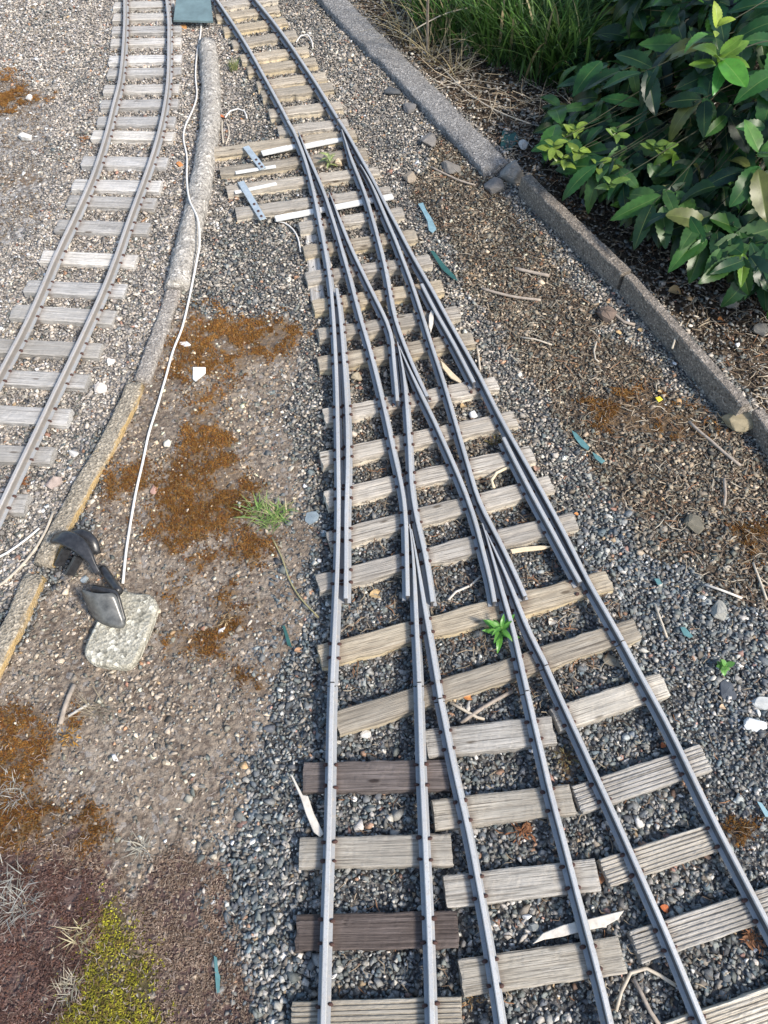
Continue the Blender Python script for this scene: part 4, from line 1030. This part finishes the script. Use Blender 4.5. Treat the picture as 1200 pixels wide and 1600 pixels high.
stick('curved beige root hair beside the brown stone', [(932, 534), (928, 550), (930, 562), (936, 566)], 0.0028)
stick('brown stick on the soil bending away from the round brown stone', [(942, 482), (960, 492), (975, 504), (992, 508)], 0.0045, GREYSTICK)
stick('long stick lying beside the broad kerb end', [(673, 262), (700, 275), (722, 284), (743, 290)], 0.0035, GREYSTICK)
stick('short stick beside the right turnout rail', [(745, 541), (748, 560), (750, 580)], 0.0035)
stick('weathered grey stick below the slab at lower left', [(116, 1070), (108, 1088), (100, 1110), (95, 1132)], 0.0055, GREYSTICK)
stick('white stick pointing at the dried orange frond', [(107, 1119), (122, 1110), (139, 1100)], 0.0035, SPL)
stick('dead root leaning on the right kerb below the laurel', [(1065, 504), (1058, 520), (1050, 545)], 0.003, BEIGE, z=0.06)
stick('thin green brown runner from the weed tuft towards the turnout', [(425, 840), (440, 870), (452, 905), (470, 935), (498, 965)], 0.002, mat_simple('dry_green_runner', (0.30, 0.27, 0.14), 0.8))
stick('long bent stalk inside the turnout at its third frog', [(700, 938), (712, 925), (735, 915), (752, 900)], 0.003, SPL)
stick('curved pale stalk at the bottom right between two sleepers', [(962, 1580), (970, 1550), (985, 1520), (1010, 1513), (1055, 1540)], 0.0035, BEIGE)
stick('straight brown twig at the bottom right', [(990, 1530), (1003, 1555), (1015, 1580), (1030, 1602)], 0.004, GREYSTICK)
stick('curly pale strip bent under the right rail of the turnout', [(772, 762), (768, 750), (776, 738), (800, 728), (815, 724)], 0.0045, SPLY, z=0.03)

# loose litter nobody could count
def sticks_stuff(name, label, polys, n, lr, r, cols, seed, zo=0.006, dens=None, up=0.12):
    rr = np.random.default_rng(seed); xs = []; 
    pts = np.concatenate([np.array(p) for p in polys]); x0, y0 = pts.min(0); x1, y1 = pts.max(0)
    x0, y0, x1, y1 = max(-80, x0), max(-80, y0), min(1280, x1), min(1680, y1)
    V = []; F = []; C = []
    k = 0
    while k < n:
        px = rr.uniform(x0, x1); py = y0 + (y1 - y0) * rr.uniform(0, 1) ** 1.15
        if not any(inpoly(np.array([px]), np.array([py]), p)[0] for p in polys): continue
        q = g(px, py, 0); k += 1
        a = rr.uniform(0, 6.28); L = rr.uniform(*lr); d = Vector((math.cos(a), math.sin(a), rr.normal(0, up)))
        s = Vector((-d.y, d.x, 0)) ; bend = rr.normal(0, 0.18) * L
        b = len(V); w = r * rr.uniform(.6, 1.4); col = cols[rr.integers(0, len(cols))]; col = np.array(col) * rr.uniform(.7, 1.25)
        z = hz(q.x, q.y) + zo + rr.uniform(0, .006) + abs(d.z) * L / 2
        for t_, bb in ((-.5, 0), (0, 1), (.5, 0)):
            c0 = Vector((q.x, q.y, z)) + d * (L * t_) + s * bend * bb
            ww = w * (1 if bb else .6)
            V += [c0 + s * ww, c0 + Vector((0, 0, ww)), c0 - s * ww]; C += [col] * 3
        for j in (0, 3): F += [(b + j, b + j + 1, b + j + 4, b + j + 3), (b + j + 1, b + j + 2, b + j + 5, b + j + 4)]
    me = mesh_arr(name, np.array([v_[:] for v_ in V]), np.array(F), False, np.array(C))
    return tag(link_mesh(name, me, STRAW), label, 'litter', kind='stuff')
PALEST = [(0.42, 0.35, 0.25), (0.32, 0.26, 0.18), (0.52, 0.46, 0.36), (0.22, 0.16, 0.11), (0.14, 0.10, 0.07)]
DKST = [(0.12, 0.08, 0.055), (0.20, 0.14, 0.095), (0.08, 0.055, 0.04), (0.33, 0.26, 0.18), (0.28, 0.15, 0.08)]
sticks_stuff('twig_litter', 'broken twigs and needles strewn over the soil beside the kerb', [STRIP], 1500, (0.008, 0.045), 0.0011, DKST + PALEST, 5)
sticks_stuff('bed_litter', 'brown mulch and dead stalks in the planting bed', [[(552, 0), (660, 110), (800, 250), (990, 425), (1180, 625), (1280, 780), (1280, 380), (900, 60), (800, -60), (520, -60)]], 2600, (0.012, 0.07), 0.0015, DKST + PALEST[:3], 6, 0.0)
sticks_stuff('turnout_litter', 'needles and small twigs caught between the turnout sleepers', [[(455, 215), (540, 205), (640, 380), (800, 640), (940, 900), (1000, 1000), (870, 1130), (540, 1000), (510, 560)]], 1700, (0.008, 0.04), 0.0010, DKST + PALEST[:2], 7, 0.010)
sticks_stuff('straw_litter', 'pale dead grass fallen behind the broad kerb', [[(600, 40), (640, 20), (780, 120), (960, 150), (880, 200), (790, 190), (700, 150)]], 110, (0.05, 0.22), 0.0016, PALEST[:3], 8, 0.006, up=0.22)
sticks_stuff('gravel_litter', 'scattered bits of straw on the gravel', [[(430, 880), (500, 860), (500, 1600), (1200, 1600), (1200, 950), (900, 900)]], 520, (0.006, 0.03), 0.0009, DKST + PALEST[:2], 9, 0.008)
sticks_stuff('pale_moss_litter', 'tiny dead stalks on the brown moss', [[(170, 1180), (370, 1180), (350, 1330), (385, 1600), (0, 1600), (0, 1050)]], 700, (0.005, 0.018), 0.0005, [(0.38, 0.30, 0.24), (0.28, 0.2, 0.165), (0.42, 0.36, 0.32)], 10, 0.010)

# ------------------------------------------------------------------ leaves
def leaf_geo(L, W, curl, fold, seed, serr=0.0, nu=9, tipcurl=0.0):
    """local: stem at origin, tip along +x, upper side +z"""
    V = []; rib = []; rr = np.random.default_rng(seed)
    ph = rr.uniform(0, 6)
    for i in range(nu + 1):
        u_ = i / nu
        w = W / 2 * (math.sin(math.pi * u_ ** 0.85) ** 0.75 if 0 < u_ < 1 else 0.03)
        if serr and 0 < i < nu: w *= 1 + serr * (1 if i % 2 else -1)
        a = curl * u_ + tipcurl * u_ * u_
        x_ = L * u_ * math.cos(a * .5); z_ = -L * u_ * math.sin(a * .5)
        for k in (-1, -0.5, -.06, 0, .06, 0.5, 1):
            wav = 0.04 * W * math.sin(u_ * 9 + ph + (1 if k > 0 else 0)) * abs(k)
            V.append((x_, w * k * math.cos(fold * .6), z_ + abs(k) * w * math.sin(fold) + wav)); rib.append(1.0 if k == 0 else 0.0)
    F = []
    for i in range(nu):
        for k in range(6): a = i * 7 + k; F.append((a, a + 7, a + 8, a + 1))
    return np.array(V), np.array(F), np.array(rib)
LV = [leaf_geo(1, rng.uniform(.34, .44), rng.uniform(-.1, 1.1), rng.uniform(.1, .5), i, 0.06, 18, rng.uniform(-.2, .5)) for i in range(10)]
def frame(d, up):
    d = Vector(d).normalized(); s = Vector(up).cross(d)
    if s.length < 1e-3: s = Vector((1, 0, 0)).cross(d)
    s.normalize(); n = d.cross(s); return np.array([[d.x, s.x, n.x], [d.y, s.y, n.y], [d.z, s.z, n.z]])
class Leaves:
    def __init__(s): s.V = []; s.F = []; s.C = []; s.R = []; s.n = 0
    def add(s, var, pos, d, L, col, up=(0, 0, 1), wscale=1.0):
        V, F, rib = var; M = frame(d, up); col = np.asarray(col, float)
        W = (V * np.array([L, L * wscale, L])) @ M.T + np.array(pos)
        s.V.append(W); s.F.append(F + s.n); s.n += len(V); s.C.append(np.tile(col, (len(V), 1))); s.R.append(rib)
    def build(s, name, mat, parent=None, world=None):
        V = np.concatenate(s.V)
        if world is not None: V = V - np.array(world.translation)
        me = mesh_arr(name, V, np.concatenate(s.F), True, np.concatenate(s.C), {'rib': np.concatenate(s.R)})
        return link_mesh(name, me, mat, world or Matrix.Identity(4), parent)

# laurel: stems rise from the bed and carry leaves along their outer ends
BUSH = [(905, -260), (880, -40), (935, 30), (925, 60), (865, 65), (862, 110), (895, 130), (880, 160), (838, 172), (832, 200), (838, 255), (868, 262), (880, 285), (918, 300), (915, 362), (950, 355), (1000, 350), (1015, 392), (1060, 405), (1120, 418), (1200, 445), (1420, 520), (1500, -260)]
lb = g(1210, 130, 0); lb = Vector((1.75, 3.05, 0))
laurel = thing('laurel_shrub', 'large dark green laurel shrub with glossy leaves overhanging the kerb at the top right', 'shrub', lb)
DKG = [(0.008, 0.030, 0.009), (0.011, 0.042, 0.014), (0.018, 0.066, 0.016), (0.008, 0.032, 0.018), (0.010, 0.036, 0.012), (0.032, 0.095, 0.018), (0.045, 0.11, 0.03)]
LTG = [(0.12, 0.22, 0.025), (0.16, 0.26, 0.035), (0.06, 0.17, 0.025)]
lv = Leaves(); stems = Geo()
cx, cy = 1.62, 2.75
cnt = 0
def dome(px, py):
    return None
rl = random.Random(5)
def stem_to(p, r0=0.006):
    base = Vector((lb.x + rl.uniform(-.15, .15), lb.y + rl.uniform(-.25, .15), -0.02))
    mid = base.lerp(p, .55) + Vector((0, 0, 0.12 + 0.15 * rl.random()))
    P = catmull([base, mid, p], 0.05)
    V, F = sweep(P, circ(r0, 5), scale=lambda u_: 1.15 - u_ * .8); stems.add(V, F); return (P[-1] - P[-3]).normalized()
tips = []
tries = 0
while len(tips) < 560 and tries < 60000:
    tries += 1
    th = rl.uniform(0, 2 * math.pi); ph = math.acos(rl.uniform(-0.15, 1)); rad = rl.uniform(0.25, 1.0) ** 0.5
    p = Vector((lb.x - .05 + math.cos(th) * math.sin(ph) * 1.05 * rad, lb.y - .1 + math.sin(th) * math.sin(ph) * 1.15 * rad, 0.10 + max(0, math.cos(ph)) * 0.75 * rad + rl.uniform(0, .05)))
    px, py = proj(np.array([p[:]])); px, py = px[0], py[0]
    if py < -140 or px > 1330: continue
    if not inpoly(np.array([px - 12]), np.array([py + 12]), BUSH)[0] or not inpoly(np.array([px - 42]), np.array([py + 5]), BUSH)[0] : continue
    tips.append(p)
# low skirts of leaves just above the bed along the kerb
for _ in range(420):
    px = rl.uniform(860, 1330); py = 150 + (px - 860) * 0.72 + rl.uniform(-90, 60)
    p = g(px, py, rl.uniform(0.06, 0.24))
    if inpoly(np.array([px - 30]), np.array([py + 10]), BUSH)[0] and inpoly(np.array([px]), np.array([py + 22]), BUSH)[0]: tips.append(p)
for i, p in enumerate(tips):
    if i % 5 == 0: ax = stem_to(p, 0.003)
    else: ax = (p - Vector((lb.x, lb.y, 0.0))).normalized()
    outw = (p - Vector((lb.x, lb.y, 0.1))).normalized()
    nl = rl.randint(2, 4); a0 = rl.uniform(0, 6)
    young = rl.random() < (0.16 if p.z > 0.55 else 0.04)
    for k in range(nl):
        a = a0 + k * 2.4; side = Vector((math.cos(a), math.sin(a), 0)); d = (outw * 0.55 + side * 0.85 + Vector((0, 0, rl.uniform(-1.0, .1)))).normalized()
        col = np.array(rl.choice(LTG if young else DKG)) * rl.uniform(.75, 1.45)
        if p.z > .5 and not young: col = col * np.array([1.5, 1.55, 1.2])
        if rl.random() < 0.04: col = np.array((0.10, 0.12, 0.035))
        upv = (Vector((0, 0, 1)) * 1.0 + outw * 0.6 + Vector((rl.gauss(0, .3), rl.gauss(0, .3), 0)))
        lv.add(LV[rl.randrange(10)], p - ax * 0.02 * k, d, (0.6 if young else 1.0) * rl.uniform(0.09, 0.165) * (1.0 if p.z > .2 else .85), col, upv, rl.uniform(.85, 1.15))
# bright young shoots seen at set places in the crown
def shoot(px, py, z, n, L, col, spread=0.8, wl=1.2):
    p = g(px, py, z); stem_to(p, 0.003)
    for k in range(n):
        a = k * 2.3 + rl.uniform(-.3, .3); d = Vector((math.cos(a) * spread, math.sin(a) * spread, rl.uniform(-.05, .8)))
        lv.add(LV[rl.randrange(10)], p + Vector((0, 0, -.006 * k)), d, L * rl.uniform(.7, 1.15), np.array(col) * rl.uniform(.8, 1.25), (0, -.3, 1), wl)
shoot(1125, 85, 0.78, 6, 0.085, (0.11, 0.21, 0.03), 0.7)
shoot(1122, 40, 0.84, 3, 0.05, (0.28, 0.38, 0.05), 0.4)
for (a, b) in ((865, 225), (885, 212), (905, 235), (880, 245), (935, 255), (948, 268), (900, 200)): shoot(a, b, 0.20 + rl.uniform(-.03, .06), 7, 0.048, (0.17, 0.25, 0.04))
for (a, b) in ((965, 205), (1025, 225), (1040, 232), (955, 285)): shoot(a, b, 0.30, 5, 0.05, (0.12, 0.2, 0.04))
shoot(1188, 235, 0.6, 4, 0.085, (0.07, 0.17, 0.035), 0.9)
V0, F0, R0_ = leaf_geo(1, .62, .15, .12, 77, 0.01, 12)
lv.add((V0, F0, R0_), g(1128, 92, 0.80), Vector((0.42, -.9, -.12)), 0.10, np.array((0.075, 0.24, 0.03)), (0, -.4, 1))
lv.add(LV[2], g(1130, 96, 0.79), Vector((-.3, -.9, -.3)), 0.09, np.array((0.07, 0.26, 0.05)), (0, -.4, 1))
WL = Matrix.Translation(lb)
lv.build('foliage', LEAF, laurel, WL)
BARK = mat_simple('olive_stem_bark', (0.035, 0.038, 0.018), 0.8, 0, 0.2, 60)
me = mesh_py('stems', [Vector(v_) - lb for v_ in stems.V], stems.F, True); link_mesh('stems', me, BARK, WL, laurel)

# long grass behind the kerb
def grass_clump(name, label, cat, base_pts, n, hL, wB, cols, seed, lean=0.5, width_taper=True, droop=0.8, zb=0.0, nseg=7, dry=None, dryf=0.0):
    rr = random.Random(seed); V = []; F = []; C = []; Rb = []
    c = g(base_pts[0][0], base_pts[0][1], 0)
    for i in range(n):
        px, py, sp_ = base_pts[rr.randrange(len(base_pts))] if len(base_pts[0]) > 2 else (*base_pts[rr.randrange(len(base_pts))], 0.02)
        b = g(px, py, 0); a = rr.uniform(0, 6.28); rr2 = sp_ * math.sqrt(rr.random()); b = b + Vector((math.cos(a) * rr2, math.sin(a) * rr2, 0)); b.z = hz(b.x, b.y) + zb
        az = rr.uniform(0, 6.28); L = rr.uniform(*hL); w = wB * rr.uniform(.6, 1.3)
        le = abs(rr.gauss(lean, .22)); d = Vector((math.cos(az) * le, math.sin(az) * le, 1)).normalized(); s = Vector((-math.sin(az), math.cos(az), 0))
        col = np.array(dry[rr.randrange(len(dry))] if dry and rr.random() < dryf else cols[rr.randrange(len(cols))]) * rr.uniform(.7, 1.3)
        p = b.copy(); q0 = len(V)
        for k in range(nseg + 1):
            u_ = k / nseg; ww = w * (1 - u_ ** 2 * .97) * (0.6 + min(1, u_ * 3) * .4)
            V += [p - s * ww, p + Vector((0, 0, -ww * .3)), p + s * ww]; C += [col] * 3; Rb += [0, .6, 0]
            d = (d + Vector((math.cos(az), math.sin(az), -.6)) * (droop * u_ / nseg * 1.6)).normalized(); p = p + d * (L / nseg)
            if p.z < 0.006: p.z = 0.006
        for k in range(nseg):
            j = q0 + k * 3; F += [(j, j + 1, j + 4, j + 3), (j + 1, j + 2, j + 5, j + 4)]
    V = np.array([v_[:] for v_ in V]) - np.array(c[:])
    me = mesh_arr(name, V, np.array(F), True, np.array(C), {'rib': Rb})
    return tag(link_mesh(name, me, BLADE, Matrix.Translation(c)), label, cat)
GG = [(0.05, 0.14, 0.022), (0.075, 0.19, 0.035), (0.03, 0.085, 0.028), (0.14, 0.27, 0.06), (0.055, 0.14, 0.045)]
DRY = [(0.42, 0.34, 0.20), (0.34, 0.27, 0.16), (0.5, 0.43, 0.28)]
grass_clump('grass_clump', 'lush long-leaved grass clump behind the broad kerb, at the left of the bed', 'grass', [(700, 62, .10), (680, 30, .10), (740, 70, .12), (720, 20, .15)], 560, (0.18, 0.42), 0.0052, GG, 21, 0.55, dry=DRY, dryf=0.12)
grass_clump('grass_clump', 'dark arching grass clump between the first one and the laurel', 'grass', [(790, 88, .12), (840, 112, .12), (800, 50, .2), (870, 60, .2), (890, 125, .10)], 1000, (0.22, 0.5), 0.0058, GG, 22, 0.55, dry=DRY, dryf=0.04)
grass_clump('grass_clump', 'bamboo-like foliage at the very top right behind the laurel', 'grass', [(960, 10, .25), (1040, -20, .3), (880, -40, .3), (760, -40, .3)], 900, (0.3, 0.65), 0.006, GG, 23, 0.5)
grass_clump('dead_grass', 'tangle of dead straw stems standing just behind the broad kerb', 'dead grass', [(625, 42, .05), (650, 70, .06), (680, 95, .06), (705, 115, .05), (640, 20, .08)], 100, (0.10, 0.42), 0.0018, DRY, 24, 0.9, droop=1.2)
line('dry_stalk', 'longest pale stalk arching over the dead grass by the broad kerb', 'stalk', [(628, 62), (655, 42), (700, 20), (755, 8), (775, 3)], 0.0026, BEIGE, zs=[.02, .10, .14, .14, .10], z=0.01)
line('dry_stalk', 'long pale stalk lying across the soil from the broad kerb to the laurel', 'stalk', [(690, 105), (720, 135), (755, 160), (790, 178), (830, 192)], 0.0026, BEIGE)
line('dry_stalk', 'upright brown cane standing in the grass at the top', 'stalk', [(667, 86), (668, 55), (668, 20), (669, -15)], 0.005, GREYSTICK, z=0.0, zs=[0, .1, .22, .34])

# small weeds
WG = [(0.14, 0.26, 0.06), (0.20, 0.32, 0.08), (0.28, 0.36, 0.12)]
grass_clump('weed_tuft', 'spiky light green weed tuft on the bare earth left of the turnout', 'weed', [(418, 815, .03), (400, 800, .03), (435, 808, .025)], 150, (0.025, 0.075), 0.0015, WG, 31, 1.3, dry=DRY, dryf=0.2)
grass_clump('weed_tuft', 'small fine grass tuft left of the top track', 'weed', [(366, 112, .018)], 70, (0.03, 0.06), 0.0014, [(0.22, 0.27, 0.10), (0.3, 0.3, 0.14)], 32, 0.35, droop=.3)
grass_clump('dead_grass', 'pale dead tuft at the left margin on the wine brown moss', 'dead grass', [(10, 1395, .05), (30, 1420, .03)], 150, (0.02, 0.065), 0.0009, [(0.42, 0.41, 0.39), (0.32, 0.3, 0.28)], 33, 1.2, droop=1.0)
grass_clump('dead_grass', 'pale dead tuft at the left margin above the rust moss', 'dead grass', [(15, 1232, .03), (30, 1245, .02)], 60, (0.02, 0.05), 0.001, [(0.48, 0.46, 0.44), (0.38, 0.36, 0.33)], 34, 1.2, droop=1.0)
grass_clump('dead_grass', 'pale dead tuft at the edge of the green moss', 'dead grass', [(108, 1545, .02)], 60, (0.015, 0.045), 0.0009, [(0.5, 0.45, 0.38), (0.42, 0.36, 0.28)], 35, 1.1)
grass_clump('dead_grass', 'thin straw tuft at the top of the green moss', 'dead grass', [(128, 1462, .02)], 40, (0.02, 0.06), 0.0011, DRY, 36, 1.1)
grass_clump('dead_grass', 'small bleached tuft beside the slab on the brown earth', 'dead grass', [(222, 1325, .012)], 40, (0.015, 0.045), 0.0011, [(0.5, 0.46, 0.4)], 37, 1.1)
grass_clump('dead_grass', 'bits of wiry dead root below the slab', 'dead grass', [(150, 1110, .02)], 40, (0.02, 0.08), 0.001, [(0.38, 0.31, 0.24), (0.25, 0.2, 0.15)], 38, 1.2)
def weed(label, px, py, h, nl, L, col, seed, ww=1.0, z0=0.01, name='seedling'):
    rr = random.Random(seed); b = g(px, py, 0.01); b.z = z0; w = thing(name, label, 'plant', b)
    le = Leaves(); G = Geo(); top = b + Vector((rr.gauss(0, .006), rr.gauss(0, .006), h)); V, F = sweep(catmull([b, (b + top) / 2 + Vector((.003, 0, 0)), top], .01), circ(0.0016, 5)); G.add(V, F)
    for k in range(nl):
        u_ = 0.25 + .75 * k / nl; a = k * 2.4 + rr.uniform(-.3, .3); d = Vector((math.cos(a), math.sin(a), 0.15 + u_ * .7))
        le.add(LV[rr.randrange(10)], b.lerp(top, u_), d, L * rr.uniform(.7, 1.2), np.array(col) * rr.uniform(.75, 1.3), (0, 0, 1), ww)
    WB = Matrix.Translation(b); le.build('leaves', LEAF, w, WB)
    link_mesh('stem', mesh_py('stem', [Vector(v_) - b for v_ in G.V], G.F, True), mat_simple('green_stem', (0.12, 0.2, 0.05)), WB, w)
weed('bright green leafy weed standing beside the turnout rails', 781, 996, 0.055, 13, 0.048, (0.11, 0.30, 0.05), 41, 0.75)
weed('pale green seedling between the upper turnout rails', 515, 262, 0.05, 11, 0.042, (0.30, 0.36, 0.14), 42, 0.7)
weed('small round-leaved seedling above the dark slate chip', 1124, 1046, 0.022, 10, 0.020, (0.13, 0.30, 0.07), 43, 1.6)

# dried leaves and fronds
def dead_leaf(label, px, py, L, col, ang, seed, z=0.014, curl=1.2, ww=1.3):
    p = g(px, py, z); p.z = hz(p.x, p.y) + z; le = Leaves(); d = Vector((math.cos(ang), math.sin(ang), .1)); var = leaf_geo(1, .5, curl, .35, seed, .03, 10, .4)
    le.add(var, p - d * L / 2, d, L, np.array(col), (0, 0, 1), ww * .8)
    o = le.build('dead_leaf', LEAF_DRY, None, Matrix.Translation(p)); tag(o, label, 'leaf')
LEAF_DRY = mat_tint('withered_leaf', 0.75, 120, 0.4, 0.25, 0.4)
OR, BR, TN, RD = (0.50, 0.22, 0.08), (0.26, 0.13, 0.07), (0.50, 0.36, 0.19), (0.42, 0.13, 0.05)
for a in (('orange dead leaf on the gravel close to the rounded edging', 282, 257, .040, OR, -.5), ('curled orange leaf under the corner of the green board', 287, 43, .055, (0.5, .26, .1), -1.1),
          ('small orange leaf inside the curl of the white cord', 379, 184, .030, OR, 1.4), ('rust red crumpled leaf beside the curled cord', 349, 181, .038, RD, .3),
          ('tan crumpled leaf lying on the turnout sleeper near the left frog', 592, 926, .050, TN, .3), ('brown leaf on the turnout between its first blades', 475, 208, .016, BR, .2),
          ('orange brown leaf right of the long sleeper', 903, 802, .020, OR, .1), ('tan leaf below the third turnout frog', 735, 1088, .032, OR, .2),
          ('curled tan leaf inside the turnout right of the closure rail', 726, 632, .036, TN, .9), ('large tan dead leaf on the soil under the laurel', 1065, 452, .090, TN, .15),
          ('orange dead leaf in the planting bed by the thin kerb', 1130, 497, .040, OR, .4), ('tan leaf lying at the foot of the thin kerb', 1005, 516, .035, TN, -.2),
          ('brown leaf between the bottom middle and right tracks', 938, 1362, .045, BR, 1.5), ('shrivelled brown leaf in the middle track', 828, 1292, .040, BR, .2),
          ('rust brown leaf by the lower rail of the right track', 1043, 1420, .028, RD, -.3), ('rusty leaf beside the grooved sleeper at the right', 1038, 1162, .024, RD, .8),
          ('pinkish withered leaf next to the right rail of the turnout', 840, 726, .040, (0.42, 0.27, 0.2), 1.3), ('small tan leaf beside the yellow petal', 1034, 610, .024, TN, .2),
          ('crumpled whitish leaf below the long sleeper beside the green weed', 866, 966, .040, (0.62, 0.58, 0.5), .9), ('dead tan leaf beside the round brown stone', 970, 520, .03, TN, -.3),
          ('brown leaf at the bottom beside the curved pale stalk', 1020, 1630 - 20, .03, BR, .5), ('orange chip of leaf left of the turnout on the gravel', 468, 1014, .026, (0.42, .25, .15), .3),
          ('pale leaf on the gravel at the far right below the slate chip', 1130 + 2, 1104, .026, (0.5, .36, .24), .2), ('dark curled leaf at the lower right', 1180, 1475, .05, BR, -.5)):
    dead_leaf(*a[:6], random.randint(0, 999))
def frond(label, px, py, R_, col, seed, n=60):
    rr = random.Random(seed); le = Leaves(); p = g(px, py, 0.012); p.z = hz(p.x, p.y) + .012
    for k in range(n):
        a = rr.uniform(0, 6.28); r = R_ * rr.random() * .6; d = Vector((math.cos(a + rr.gauss(0, .7)), math.sin(a + rr.gauss(0, .7)), rr.uniform(0, .5)))
        le.add(LV[rr.randrange(10)], p + Vector((math.cos(a) * r, math.sin(a) * r, rr.random() * .008)), d, R_ * rr.uniform(.15, .42), np.array(col) * rr.uniform(.4, 1.2) * 0.8, (rr.gauss(0,.6), rr.gauss(0,.6), 1), .6)
    tag(le.build('dried_frond', LEAF_DRY, None, Matrix.Translation(p)), label, 'dried plant')
frond('dried orange conifer frond near the lower left moss', 112, 1150, .036, (0.50, 0.26, 0.05), 1)
frond('dried rust frond at the end of the left track', 36, 754, .034, (0.42, 0.17, 0.06), 2)
frond('pale dried sprig on the rust moss below the weed tuft', 350, 968, .030, (0.5, 0.36, 0.2), 3, 34)
frond('brown dried frond between the middle track sleepers', 815, 1298, .040, (0.30, 0.13, 0.06), 4)
frond('brown dried tuft on the right track beneath the first grooved sleeper', 884, 1185, .040, (0.24, 0.20, 0.10), 5, 40)
frond('dried orange frond beside the left track high up', 130, 218, .032, (0.46, 0.22, 0.09), 6)
frond('withered brown frond by the right rail at the lower right', 1176, 1468, .035, (0.34, 0.16, 0.08), 7)
frond('withered straw tuft between the two sleepers at the bottom', 740, 1560, .030, (0.42, 0.28, 0.14), 8, 34)
frond('mossy brown tuft between the right turnout rails', 772, 690, .040, (0.24, 0.19, 0.07), 9, 40)
print('objects', len(bpy.data.objects))
